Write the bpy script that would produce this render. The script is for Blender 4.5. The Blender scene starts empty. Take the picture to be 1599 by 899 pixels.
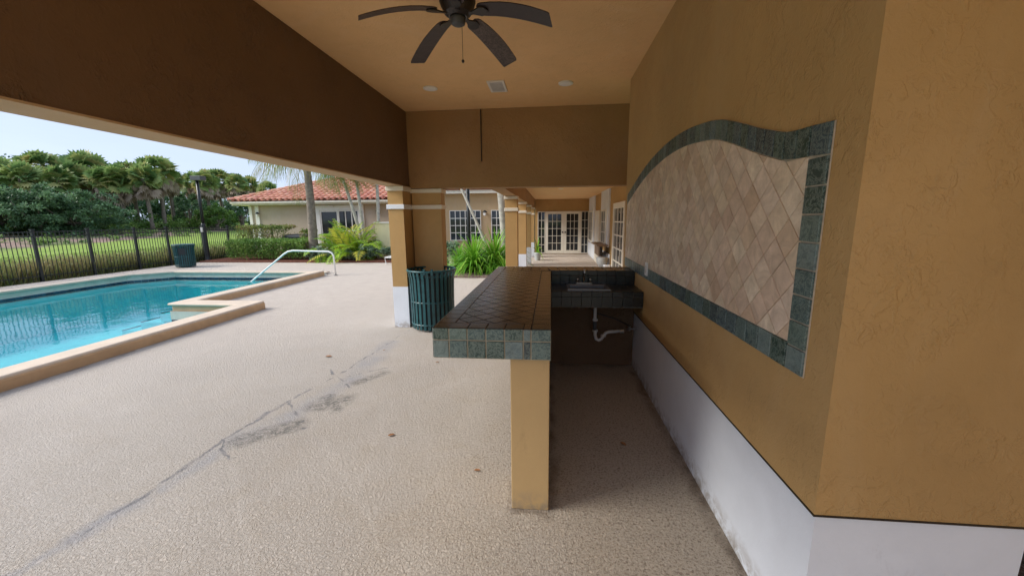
import bpy, math, random
from mathutils import Vector, Matrix, noise as mnoise
random.seed(7)
R = math.radians
S = bpy.context.scene
C = S.collection

# ---------------------------------------------------------------- camera
cam_d = bpy.data.cameras.new('camera'); cam = bpy.data.objects.new('camera', cam_d); C.objects.link(cam)
S.camera = cam
PIT, YAW, ROL = R(10.007), R(5.647), R(0.517)
cp, sp, cy, sy, cr, sr = math.cos(PIT), math.sin(PIT), math.cos(YAW), math.sin(YAW), math.cos(ROL), math.sin(ROL)
fwd = Vector((-sy*cp, cy*cp, -sp)); rt = Vector((cy, sy, 0)); dn = fwd.cross(rt)
r2 = rt*cr + dn*sr; d2 = -rt*sr + dn*cr
M3 = Matrix((r2, -d2, -fwd)).transposed()
cam.matrix_world = Matrix.Translation((0, 0, 1.6)) @ M3.to_4x4()
cam_d.sensor_width = 36; cam_d.lens = 612.9/1599*36; cam_d.clip_end = 2000; cam_d.clip_start = 0.05

def at(px, py, **k):
    """a point of the photograph on a known plane of the place (x=, y= or z=)"""
    d = r2*((px-799.5)/612.9) + d2*((py-449.5)/612.9) + fwd
    (a, v), = k.items(); i = 'xyz'.index(a)
    c = Vector((0, 0, 1.6))
    return c + d*((v-c[i])/d[i])

# ---------------------------------------------------------------- world, sun, exposure
W = bpy.data.worlds.new('World'); S.world = W; W.use_nodes = True
wn = W.node_tree.nodes; wl = W.node_tree.links; wn.clear()
out = wn.new('ShaderNodeOutputWorld'); bg = wn.new('ShaderNodeBackground'); sky = wn.new('ShaderNodeTexSky')
SUN_EL, SUN_AZ = 35, 256      # degrees; azimuth clockwise from +Y
sky.sky_type = 'NISHITA'; sky.sun_disc = False; sky.sun_elevation = R(SUN_EL); sky.sun_rotation = R(SUN_AZ)
sky.air_density = 1.0; sky.dust_density = 2.0; sky.ozone_density = 1.0
# thin bright cloud layer in front of the blue
tc = wn.new('ShaderNodeTexCoord'); mp = wn.new('ShaderNodeMapping'); mp.inputs['Scale'].default_value = (1, 1, 3.5)
nz = wn.new('ShaderNodeTexNoise'); nz.inputs['Scale'].default_value = 2.2; nz.inputs['Detail'].default_value = 6; nz.inputs['Roughness'].default_value = .55
rp = wn.new('ShaderNodeMapRange'); rp.inputs[1].default_value = .3; rp.inputs[2].default_value = .7; rp.inputs[3].default_value = .92; rp.inputs[4].default_value = 1.0
mx = wn.new('ShaderNodeMix'); mx.data_type = 'RGBA'
mx.inputs[7].default_value = (1.75, 2.08, 2.75, 1)
wl.new(tc.outputs['Generated'], mp.inputs[0]); wl.new(mp.outputs[0], nz.inputs['Vector']); wl.new(nz.outputs[0], rp.inputs[0])
wl.new(rp.outputs[0], mx.inputs[0]); wl.new(sky.outputs[0], mx.inputs[6]); wl.new(mx.outputs[2], bg.inputs[0])
bg.inputs[1].default_value = 0.13
wl.new(bg.outputs[0], out.inputs[0])
sd = bpy.data.lights.new('sun', 'SUN'); sd.energy = 1.7; sd.angle = R(30); sd.color = (1, .95, .87)
so = bpy.data.objects.new('sun', sd); C.objects.link(so)
az = R(SUN_AZ); el = R(SUN_EL)
sdir = Vector((math.sin(az)*math.cos(el), math.cos(az)*math.cos(el), math.sin(el)))
so.rotation_euler = sdir.to_track_quat('Z', 'Y').to_euler(); so.location = (0, 0, 30)
S.view_settings.view_transform = 'Standard'; S.view_settings.look = 'None'; S.view_settings.exposure = 1.6; S.view_settings.gamma = 1
S.cycles.max_bounces = 10; S.cycles.diffuse_bounces = 7; S.cycles.glossy_bounces = 4; S.cycles.transparent_max_bounces = 12
S.cycles.caustics_reflective = False; S.cycles.caustics_refractive = False

# ---------------------------------------------------------------- materials
def newmat(name):
    m = bpy.data.materials.new(name); m.use_nodes = True
    return m, m.node_tree.nodes, m.node_tree.links, m.node_tree.nodes['Principled BSDF']
def math_n(n, l, op, a, b=None, c=None, clamp=False):
    x = n.new('ShaderNodeMath'); x.operation = op; x.use_clamp = clamp
    for i, v in enumerate((a, b, c)):
        if v is None: continue
        if isinstance(v, (int, float)): x.inputs[i].default_value = v
        else: l.new(v, x.inputs[i])
    return x.outputs[0]
def mixc(n, l, fac, a, b, mode='MIX'):
    x = n.new('ShaderNodeMix'); x.data_type = 'RGBA'; x.blend_type = mode
    for i, v in ((0, fac), (6, a), (7, b)):
        if isinstance(v, (int, float)): x.inputs[i].default_value = v
        elif isinstance(v, tuple): x.inputs[i].default_value = v if len(v) == 4 else (*v, 1)
        else: l.new(v, x.inputs[i])
    return x.outputs[2]
def noise_n(n, l, scale, detail=4, rough=.55, dist=0, vec=None, stretch=None):
    x = n.new('ShaderNodeTexNoise'); x.inputs['Scale'].default_value = scale; x.inputs['Detail'].default_value = detail
    x.inputs['Roughness'].default_value = rough; x.inputs['Distortion'].default_value = dist
    if vec is not None:
        if stretch:
            mpp = n.new('ShaderNodeMapping'); mpp.inputs['Scale'].default_value = stretch; l.new(vec, mpp.inputs[0]); vec = mpp.outputs[0]
        l.new(vec, x.inputs['Vector'])
    return x.outputs[0]
def rng(n, l, v, a, b, c, d):
    x = n.new('ShaderNodeMapRange'); l.new(v, x.inputs[0])
    for i, q in enumerate((a, b, c, d)): x.inputs[i+1].default_value = q
    return x.outputs[0]
def bump(n, l, h, strength, dist, bsdf, prev=None):
    b = n.new('ShaderNodeBump'); b.inputs['Strength'].default_value = strength; b.inputs['Distance'].default_value = dist
    l.new(h, b.inputs['Height'])
    if prev: l.new(prev, b.inputs['Normal'])
    if bsdf: l.new(b.outputs[0], bsdf.inputs['Normal'])
    return b.outputs[0]
def geo(n): return n.new('ShaderNodeNewGeometry').outputs['Position']
def scl(c, k): return tuple(min(1, x*k) for x in c[:3])

def plain(name, col, rough=.6, metal=0, var=.12, scale=6, bmp=0, objvar=0, spec=.5):
    m, n, l, b = newmat(name); p = geo(n)
    f = noise_n(n, l, scale, 5, .6, .3, p)
    c = mixc(n, l, rng(n, l, f, .3, .7, 0, 1), scl(col, 1-var), scl(col, 1+var))
    if objvar:
        o = n.new('ShaderNodeObjectInfo').outputs['Random']
        c = mixc(n, l, 1.0, c, mixc(n, l, o, (1-objvar,)*3, (1, 1, 1)), 'MULTIPLY')
    l.new(c, b.inputs['Base Color']); b.inputs['Roughness'].default_value = rough; b.inputs['Metallic'].default_value = metal
    b.inputs['Specular IOR Level'].default_value = spec
    if bmp: bump(n, l, noise_n(n, l, scale*12, 4, .6, 0, p), bmp, .004, b)
    return m
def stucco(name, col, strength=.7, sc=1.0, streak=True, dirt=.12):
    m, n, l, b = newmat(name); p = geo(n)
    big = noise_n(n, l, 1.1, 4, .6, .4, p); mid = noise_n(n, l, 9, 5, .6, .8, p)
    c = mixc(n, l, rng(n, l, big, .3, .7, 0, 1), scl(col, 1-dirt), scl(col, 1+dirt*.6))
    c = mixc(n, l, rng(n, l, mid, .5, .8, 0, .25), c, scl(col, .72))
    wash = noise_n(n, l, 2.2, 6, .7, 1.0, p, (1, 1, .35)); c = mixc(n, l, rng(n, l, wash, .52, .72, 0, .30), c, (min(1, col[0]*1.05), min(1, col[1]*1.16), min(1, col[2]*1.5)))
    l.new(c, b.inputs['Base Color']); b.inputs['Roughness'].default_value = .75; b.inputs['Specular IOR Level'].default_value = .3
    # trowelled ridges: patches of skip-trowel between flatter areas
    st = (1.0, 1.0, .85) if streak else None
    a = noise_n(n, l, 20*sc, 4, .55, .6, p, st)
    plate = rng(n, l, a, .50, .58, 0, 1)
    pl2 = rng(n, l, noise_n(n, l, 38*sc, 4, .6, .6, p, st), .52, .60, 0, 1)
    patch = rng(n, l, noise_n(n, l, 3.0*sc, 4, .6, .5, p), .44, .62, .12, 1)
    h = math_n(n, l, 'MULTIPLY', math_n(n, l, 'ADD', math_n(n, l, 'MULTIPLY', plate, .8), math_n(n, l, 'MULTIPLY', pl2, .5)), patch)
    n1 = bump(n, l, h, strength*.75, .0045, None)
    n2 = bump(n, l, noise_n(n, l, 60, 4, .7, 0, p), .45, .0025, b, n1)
    # relief is bump only
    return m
def base_mat(name, col):
    m, n, l, b = newmat(name); p = geo(n); f = noise_n(n, l, 3, 5, .6, .3, p); g2_ = noise_n(n, l, 14, 6, .7, .6, p)
    c = mixc(n, l, rng(n, l, f, .3, .7, 0, 1), scl(col, .93), scl(col, 1.04))
    sx = n.new('ShaderNodeSeparateXYZ'); l.new(p, sx.inputs[0])
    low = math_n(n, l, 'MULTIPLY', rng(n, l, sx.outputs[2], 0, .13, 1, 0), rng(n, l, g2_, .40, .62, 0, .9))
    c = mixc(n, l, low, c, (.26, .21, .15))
    sc2 = rng(n, l, noise_n(n, l, 5, 7, .75, 1.2, p, (1, 1, .35)), .60, .72, 0, .35); c = mixc(n, l, sc2, c, scl(col, .62))
    l.new(c, b.inputs['Base Color']); b.inputs['Roughness'].default_value = .6
    bump(n, l, noise_n(n, l, 45, 4, .6, 0, p), .3, .003, b); return m
TAN = (.49, .305, .122)
M = {}
M['stucco'] = stucco('tan_stucco', TAN, .9)
M['shade_brown'] = stucco('shade_darkened_stucco', (.155, .092, .048), 1.6)  # stucco darkened: shade on the left beam is put into the colour
M['header_shade'] = stucco('half_shade_stucco', (.37, .22, .098), .9)  # the tan stucco again, browned to carry dimmer light on back and arcade beams
M['stucco_soft'] = stucco('tan_stucco_smooth', TAN, .3, 1.4)
M['ceiling'] = stucco('tan_ceiling_texture', (.86, .55, .265), .5, 2.0, False, .06)
M['pillar'] = base_mat('tan_painted_masonry', (.50, .335, .15))
M['house_stucco'] = stucco('pale_beige_stucco', (.52, .42, .31), .2, 1.5, False, .08)
M['outer_stucco'] = stucco('pale_tan_stucco', (.52, .37, .21), .25, 1.5, False, .08)
M['band'] = plain('cream_band_paint', (.74, .68, .56), .6, var=.08, bmp=.2)
M['white_base'] = base_mat('pale_blue_white_paint', (.76, .80, .86))
M['white_trim'] = plain('white_trim_paint', (.80, .77, .70), .45, var=.05)
M['white_metal'] = plain('white_powder_coat', (.8, .79, .76), .35, var=.04)
M['fascia'] = plain('cream_fascia_paint', (.74, .69, .58), .5, var=.06)
M['black_metal'] = plain('black_powder_coat', (.012, .015, .017), .4, var=.3)
M['green_metal'] = plain('teal_green_coated_steel', (.010, .075, .085), .38, var=.3, scale=14, objvar=.3)
M['liner'] = plain('black_plastic_liner', (.012, .014, .016), .5)
M['chrome'] = plain('brushed_chrome', (.42, .42, .42), .3, 1, var=.05)
M['pipe'] = plain('white_pvc', (.62, .6, .56), .4, var=.15)
M['fan_dark'] = plain('bronze_fan_metal', (.022, .018, .016), .38, var=.3)
M['curb'] = plain('tan_curb_paint', (.52, .34, .19), .7, var=.12, scale=4, bmp=.35)
M['curb_top'] = plain('cream_coping_paint', (.58, .47, .36), .7, var=.1, scale=4, bmp=.35)
M['cream_wall'] = plain('greyed_cream_plaster', (.52, .50, .42), .7, var=.12, scale=5, bmp=.2)
M['glass'] = plain('dark_window_glass', (.018, .022, .026), .06, var=.3, spec=.6)
M['door_paint'] = plain('cream_door_paint', (.80, .76, .66), .45, var=.05)
M['brown_metal'] = plain('brown_enamel', (.2, .13, .085), .5)
M['grey_bowl'] = plain('grey_stone_bowl', (.42, .44, .44), .4)
M['grout_light'] = plain('sandy_grout', (.42, .36, .26), .9, var=.25, scale=20)
M['grout_grey'] = plain('dull_grey_grout', (.15, .14, .12), .9, var=.25, scale=20)
M['grout_dark'] = plain('dark_grout', (.032, .026, .02), .85, var=.35, scale=20)
M['grout_mural'] = plain('buff_grout', (.58, .47, .35), .9, var=.2, scale=20)
M['trunk'] = plain('grey_palm_bark', (.20, .165, .13), .85, var=.4, scale=10, bmp=1)
M['trunk_pale'] = plain('pale_grey_palm_bark', (.46, .43, .37), .8, var=.3, scale=9, bmp=.8)
M['condenser'] = plain('dark_grey_cabinet_metal', (.06, .065, .07), .5)
M['path'] = plain('pale_concrete', (.62, .56, .48), .85, var=.1, scale=3, bmp=.3)
M['lens_white'] = plain('frosted_lamp_lens', (.92, .90, .84), .35, var=.03)
M['dead_leaf'] = plain('dry_leaf', (.28, .13, .05), .7, var=.4, scale=40)
M['yellow_box'] = plain('pale_yellow_cabinet_paint', (.70, .62, .36), .5, var=.06)

def tile_mat(name, cols, vein, rough=.4, vs=14, bmp=.5, vein_amt=.6, spec=.5):
    """stone tile: each object takes its own hue and its own cut of the veining"""
    m, n, l, b = newmat(name)
    oi = n.new('ShaderNodeObjectInfo'); p = geo(n)
    add = n.new('ShaderNodeVectorMath'); add.operation = 'ADD'
    cmb = n.new('ShaderNodeCombineXYZ'); k = math_n(n, l, 'MULTIPLY', oi.outputs['Random'], 37.0)
    for i in range(3): l.new(k, cmb.inputs[i])
    l.new(p, add.inputs[0]); l.new(cmb.outputs[0], add.inputs[1]); v = add.outputs[0]
    cr_ = n.new('ShaderNodeValToRGB'); l.new(oi.outputs['Random'], cr_.inputs[0]); e = cr_.color_ramp.elements
    cr_.color_ramp.interpolation = 'CONSTANT'
    while len(e) < len(cols): e.new(.5)
    for i, c in enumerate(cols): e[i].position = i/len(cols); e[i].color = (*c, 1)
    f = noise_n(n, l, vs, 7, .65, 1.2, v)
    c = mixc(n, l, rng(n, l, f, .35, .68, 0, 1), mixc(n, l, 1.0, cr_.outputs[0], (.66, .64, .62), 'MULTIPLY'), cr_.outputs[0])
    w = noise_n(n, l, vs*1.7, 8, .7, 2.2, v)
    vv = math_n(n, l, 'SUBTRACT', 1.0, math_n(n, l, 'ABSOLUTE', math_n(n, l, 'MULTIPLY', math_n(n, l, 'SUBTRACT', w, .5), 16.0)), clamp=True)
    c = mixc(n, l, math_n(n, l, 'MULTIPLY', vv, vein_amt), c, vein)
    l.new(c, b.inputs['Base Color']); b.inputs['Roughness'].default_value = rough; b.inputs['Specular IOR Level'].default_value = spec
    bump(n, l, f, bmp, .003, b)
    return m
M['slate_green'] = tile_mat('green_slate', [(.035, .07, .06), (.105, .16, .14), (.05, .085, .10), (.15, .21, .21), (.024, .04, .05), (.07, .12, .12), (.125, .18, .20), (.03, .065, .048)], (.27, .33, .29), .38, vs=13, vein_amt=.6)
M['slate_brown'] = tile_mat('brown_black_slate', [(.022, .019, .015), (.038, .029, .021), (.016, .016, .015), (.050, .032, .022), (.028, .026, .021)], (.10, .08, .06), .22, vein_amt=.35, bmp=.22, spec=.5)
M['slate_dark'] = tile_mat('black_slate', [(.010, .011, .010), (.018, .021, .019), (.012, .016, .018)], (.05, .06, .055), .3, vein_amt=.3)
M['travertine'] = tile_mat('pink_beige_travertine', [(.72, .53, .40), (.84, .67, .50), (.88, .73, .55), (.78, .60, .46), (.86, .70, .52), (.82, .64, .50), (.72, .53, .38), (.90, .76, .59), (.76, .58, .42), (.86, .70, .55), (.80, .65, .51), (.84, .68, .52), (.88, .72, .58)], (.62, .46, .32), .5, 9, .35, .3)
M['roof_tile'] = tile_mat('terracotta_tile', [(.66, .27, .17), (.74, .34, .21), (.60, .23, .15), (.76, .40, .27), (.68, .30, .19)], (.70, .44, .32), .6, 5, .3, .3)
M['fan_blade'] = tile_mat('weathered_brown_blade', [(.12, .085, .075), (.05, .030, .028), (.16, .125, .115), (.04, .024, .023), (.14, .10, .09)], (.02, .012, .012), .45, 12, .5, .7)
M['tile_bed'] = plain('grey_blue_tile_grout', (.10, .16, .2), .6)
M['pool_tile'] = tile_mat('navy_waterline_tile', [(.01, .045, .09), (.015, .07, .12), (.008, .03, .06)], (.03, .1, .15), .2, 20)

# pavilion and pool deck: sprayed knock-down concrete with grey repaired cracks
def deck_mat():
    m, n, l, b = newmat('sprayed_concrete_deck'); p = geo(n)
    big = noise_n(n, l, .55, 5, .6, .5, p); mid = noise_n(n, l, 3.5, 6, .65, .6, p)
    fine = noise_n(n, l, 82, 4, .68, .7, p)
    c = mixc(n, l, rng(n, l, big, .32, .68, 0, 1), (.45, .408, .365), (.555, .51, .462))
    c = mixc(n, l, rng(n, l, mid, .48, .78, 0, .4), c, (.43, .36, .28))
    c = mixc(n, l, rng(n, l, fine, .46, .70, 0, .55), c, (.29, .235, .18))
    # worn mask: brown wear by the bar plus under-counter shade put in the colour, x > -0.4
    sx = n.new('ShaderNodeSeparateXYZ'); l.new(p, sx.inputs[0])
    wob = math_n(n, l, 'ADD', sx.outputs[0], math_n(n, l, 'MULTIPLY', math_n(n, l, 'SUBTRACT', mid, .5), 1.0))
    worn_shade = rng(n, l, wob, -1.2, .35, 0, 1)
    c = mixc(n, l, math_n(n, l, 'MULTIPLY', worn_shade, .72), c, mixc(n, l, rng(n, l, fine, .50, .64, 0, 1), (.50, .42, .32), (.17, .12, .08)))
    # far deck is cleaner and pinker
    far = math_n(n, l, 'ADD', rng(n, l, sx.outputs[1], 4, 9, 0, .8), rng(n, l, sx.outputs[0], -2.6, -4.5, 0, .4), clamp=True)
    c = mixc(n, l, far, c, mixc(n, l, rng(n, l, mid, .3, .7, 0, 1), (.50, .43, .37), (.57, .50, .43)))
    # cracks and grey patches: distance to segments, wobbled
    dvec = n.new('ShaderNodeTexNoise'); dvec.inputs['Scale'].default_value = 5; dvec.inputs['Detail'].default_value = 5; l.new(p, dvec.inputs['Vector'])
    sv = n.new('ShaderNodeVectorMath'); sv.operation = 'SUBTRACT'; l.new(dvec.outputs['Color'], sv.inputs[0]); sv.inputs[1].default_value = (.5, .5, .5)
    sc = n.new('ShaderNodeVectorMath'); sc.operation = 'SCALE'; l.new(sv.outputs[0], sc.inputs[0]); sc.inputs['Scale'].default_value = .17
    ad = n.new('ShaderNodeVectorMath'); ad.operation = 'ADD'; l.new(p, ad.inputs[0]); l.new(sc.outputs[0], ad.inputs[1]); q = ad.outputs[0]
    def seg(a, bb, w, soft):
        a = Vector((a[0], a[1], 0)); bb = Vector((bb[0], bb[1], 0)); d = bb-a
        s1 = n.new('ShaderNodeVectorMath'); s1.operation = 'SUBTRACT'; l.new(q, s1.inputs[0]); s1.inputs[1].default_value = a
        dt = n.new('ShaderNodeVectorMath'); dt.operation = 'DOT_PRODUCT'; l.new(s1.outputs[0], dt.inputs[0]); dt.inputs[1].default_value = d/d.length_squared
        t = math_n(n, l, 'ADD', dt.outputs['Value'], 0.0, clamp=True)
        s2 = n.new('ShaderNodeVectorMath'); s2.operation = 'SCALE'; s2.inputs[0].default_value = d; l.new(t, s2.inputs['Scale'])
        ds = n.new('ShaderNodeVectorMath'); ds.operation = 'DISTANCE'; l.new(s1.outputs[0], ds.inputs[0]); l.new(s2.outputs[0], ds.inputs[1])
        return rng(n, l, ds.outputs['Value'], w, w+soft, 1, 0)
    def g(px, py): v = at(px, py, z=0); return (v.x, v.y)
    def many(segs):
        o = None
        for s_ in segs:
            k = seg(*s_); o = k if o is None else math_n(n, l, 'MAXIMUM', o, k)
        return o
    patch = many([(g(610, 535), g(560, 580), .05, .12), (g(560, 585), g(470, 640), .03, .11), (g(455, 650), g(380, 680), .04, .10), (g(350, 700), g(260, 760), .02, .07), (g(210, 790), g(125, 835), .03, .08), (g(120, 840), g(10, 899), .01, .05)])
    crack = many([(g(640, 515), g(520, 590), .002, .012), (g(615, 572), g(515, 592), .003, .010), (g(520, 590), g(450, 625), .004, .014), (g(450, 625), g(352, 685), .006, .02),
                  (g(352, 685), g(200, 790), .010, .02), (g(200, 790), g(100, 850), .004, .012), (g(515, 578), g(552, 610), .008, .010), (g(450, 628), g(478, 668), .008, .010), (g(352, 685), g(358, 722), .008, .010),
                  (g(440, 694), g(358, 716), .002, .010), (g(480, 642), g(530, 628), .002, .01)])
    dark = many([(g(385, 684), g(460, 664), .05, .09), (g(498, 634), g(536, 624), .05, .10), (g(560, 596), g(600, 582), .02, .08), (g(510, 620), g(525, 640), .03, .06)])
    c = mixc(n, l, math_n(n, l, 'MULTIPLY', patch, rng(n, l, mid, .35, .65, .08, .75)), c, (.36, .355, .375))
    brk = rng(n, l, noise_n(n, l, 7, 5, .7, .3, p), .34, .52, .2, .95)
    c = mixc(n, l, math_n(n, l, 'MULTIPLY', crack, brk), c, (.22, .215, .22))
    dk = math_n(n, l, 'MULTIPLY', dark, rng(n, l, noise_n(n, l, 22, 6, .7, 1, p), .40, .60, .1, .8))
    c = mixc(n, l, dk, c, (.12, .12, .11))
    grime_shade = many([((.885, 1.2), (.885, 4.3), .0, .07), ((-.21, 1.93), (.01, 1.93), .0, .035), ((-.21, 1.93), (-.21, 2.3), .0, .03), ((.01, 1.93), (.01, 4.2), .0, .06), ((.01, 4.21), (.88, 4.21), .0, .10), ((-2.34, 5.55), (-2.1, 5.55), .0, .04), ((-5.23, -2), (-5.23, 6.6), .0, .05)])  # dirt plus contact shade painted along wall, pillar, column and curb feet
    c = mixc(n, l, math_n(n, l, 'MULTIPLY', grime_shade, rng(n, l, mid, .4, .6, .25, .75)), c, (.12, .09, .065))
    pale = many([(g(362, 730), g(390, 880), .008, .02), (g(505, 690), g(600, 850), .006, .02), (g(620, 600), g(560, 760), .005, .02)])
    c = mixc(n, l, math_n(n, l, 'MULTIPLY', pale, .14), c, (.7, .66, .61))
    l.new(c, b.inputs['Base Color']); b.inputs['Roughness'].default_value = .82; b.inputs['Specular IOR Level'].default_value = .25
    worm = noise_n(n, l, 66, 5, .65, .9, p)
    n1 = bump(n, l, rng(n, l, worm, .38, .62, 0, 1), .9, .007, None)
    bump(n, l, mid, .3, .02, b, n1)
    return m
M['deck'] = deck_mat()

def ground_mat():
    m, n, l, b = newmat('lawn_and_field'); p = geo(n)
    sx = n.new('ShaderNodeSeparateXYZ'); l.new(p, sx.inputs[0])
    a = noise_n(n, l, .35, 5, .6, .5, p); f = noise_n(n, l, 4, 6, .7, .5, p)
    gr = mixc(n, l, rng(n, l, a, .3, .7, 0, 1), (.20, .29, .06), (.29, .38, .09))
    gr = mixc(n, l, rng(n, l, f, .4, .75, 0, .6), gr, (.13, .22, .04))
    mu = mixc(n, l, rng(n, l, f, .35, .65, 0, 1), (.22, .14, .11), (.34, .25, .21))
    mu = mixc(n, l, rng(n, l, a, .46, .58, 0, .85), mu, (.11, .17, .05))
    xx = math_n(n, l, 'ADD', math_n(n, l, 'ADD', math_n(n, l, 'MULTIPLY', sx.outputs[1], .29), math_n(n, l, 'ADD', sx.outputs[0], -.8)), math_n(n, l, 'MULTIPLY', math_n(n, l, 'SUBTRACT', a, .5), 5.0))
    mul = math_n(n, l, 'MULTIPLY', rng(n, l, xx, -26.5, -27.5, 0, 1), rng(n, l, sx.outputs[0], -49, -47, 0, 1))
    c = mixc(n, l, mul, gr, mu)
    l.new(c, b.inputs['Base Color']); b.inputs['Roughness'].default_value = .95; b.inputs['Specular IOR Level'].default_value = .1
    bump(n, l, f, .8, .05, b)
    return m
M['ground'] = ground_mat()
def mulch_mat(name, c1, c2):
    m, n, l, b = newmat(name); p = geo(n); f = noise_n(n, l, 26, 6, .75, .6, p)
    c = mixc(n, l, rng(n, l, f, .38, .62, 0, 1), c1, c2); l.new(c, b.inputs['Base Color'])
    b.inputs['Roughness'].default_value = .95; b.inputs['Specular IOR Level'].default_value = .1
    bump(n, l, f, 1, .03, b); return m
M['mulch_red'] = mulch_mat('red_bark_mulch', (.07, .025, .016), (.26, .11, .075))
M['mulch_grey'] = mulch_mat('faded_bark_mulch', (.10, .065, .05), (.42, .32, .27))

def leaf_mat(name, cols, rough=.5, trans=.25):
    m, n, l, b = newmat(name)
    at_ = n.new('ShaderNodeAttribute'); at_.attribute_name = 'tint'
    cr_ = n.new('ShaderNodeValToRGB'); l.new(at_.outputs['Fac'], cr_.inputs[0]); e = cr_.color_ramp.elements
    while len(e) < len(cols): e.new(.5)
    for i, c in enumerate(cols): e[i].position = i/(len(cols)-1); e[i].color = (*c, 1)
    l.new(cr_.outputs[0], b.inputs['Base Color']); b.inputs['Roughness'].default_value = rough; b.inputs['Specular IOR Level'].default_value = .3
    tr = n.new('ShaderNodeBsdfTranslucent'); l.new(cr_.outputs[0], tr.inputs[0]); ms = n.new('ShaderNodeMixShader'); ms.inputs[0].default_value = trans
    l.new(b.outputs[0], ms.inputs[1]); l.new(tr.outputs[0], ms.inputs[2]); l.new(ms.outputs[0], n['Material Output'].inputs[0])
    return m
M['leaf_dark'] = leaf_mat('dark_broad_leaf', [(.05, .11, .05), (.12, .22, .10), (.21, .34, .16)])
M['leaf_mid'] = leaf_mat('mid_green_leaf', [(.06, .13, .025), (.15, .27, .055), (.26, .38, .09)])
M['leaf_olive'] = leaf_mat('olive_leaf', [(.08, .13, .03), (.17, .24, .06), (.28, .30, .09), (.34, .22, .12)])
M['sabal'] = leaf_mat('sabal_frond', [(.09, .18, .06), (.21, .33, .11), (.34, .43, .15), (.50, .44, .18)])
M['skirt'] = leaf_mat('dead_frond', [(.24, .17, .12), (.38, .29, .21), (.48, .39, .31)])
M['areca'] = leaf_mat('yellow_green_frond', [(.12, .27, .02), (.26, .48, .03), (.45, .60, .06), (.62, .56, .08)], trans=.35)
M['queen'] = leaf_mat('feather_palm_frond', [(.07, .15, .03), (.14, .24, .05), (.28, .30, .07), (.38, .30, .10)], trans=.35)
M['strap'] = leaf_mat('bright_strap_leaf', [(.07, .22, .015), (.15, .38, .03), (.26, .50, .05), (.36, .55, .10)], .35, .35)
M['silver'] = leaf_mat('silvery_shrub_leaf', [(.13, .20, .12), (.24, .34, .22), (.38, .47, .34)])
M['weed'] = leaf_mat('fence_weed', [(.08, .14, .04), (.19, .24, .07), (.32, .28, .12), (.38, .26, .13)])
M['grass_blade'] = leaf_mat('grass_blade', [(.16, .26, .05), (.25, .36, .08), (.36, .42, .12)])

def water_mat():
    m, n, l, b = newmat('pool_water'); n.remove(b); p = geo(n)
    t = n.new('ShaderNodeBsdfTransparent'); t.inputs[0].default_value = (.52, 1.0, 1.0, 1)
    g_ = n.new('ShaderNodeBsdfGlossy'); g_.inputs['Roughness'].default_value = .03
    fr = n.new('ShaderNodeFresnel'); fr.inputs[0].default_value = 1.3
    ms = n.new('ShaderNodeMixShader')
    bp = n.new('ShaderNodeBump'); bp.inputs['Strength'].default_value = .25; bp.inputs['Distance'].default_value = .02
    l.new(noise_n(n, l, 2.6, 3, .5, .4, p), bp.inputs['Height']); l.new(bp.outputs[0], g_.inputs['Normal']); l.new(bp.outputs[0], fr.inputs['Normal'])
    l.new(fr.outputs[0], ms.inputs[0]); l.new(t.outputs[0], ms.inputs[1]); l.new(g_.outputs[0], ms.inputs[2]); l.new(ms.outputs[0], n['Material Output'].inputs[0])
    return m
M['water'] = water_mat()
M['plaster'] = plain('pale_blue_pool_plaster', (.32, .93, 1.0), .7, var=.06, scale=1.5)

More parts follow.
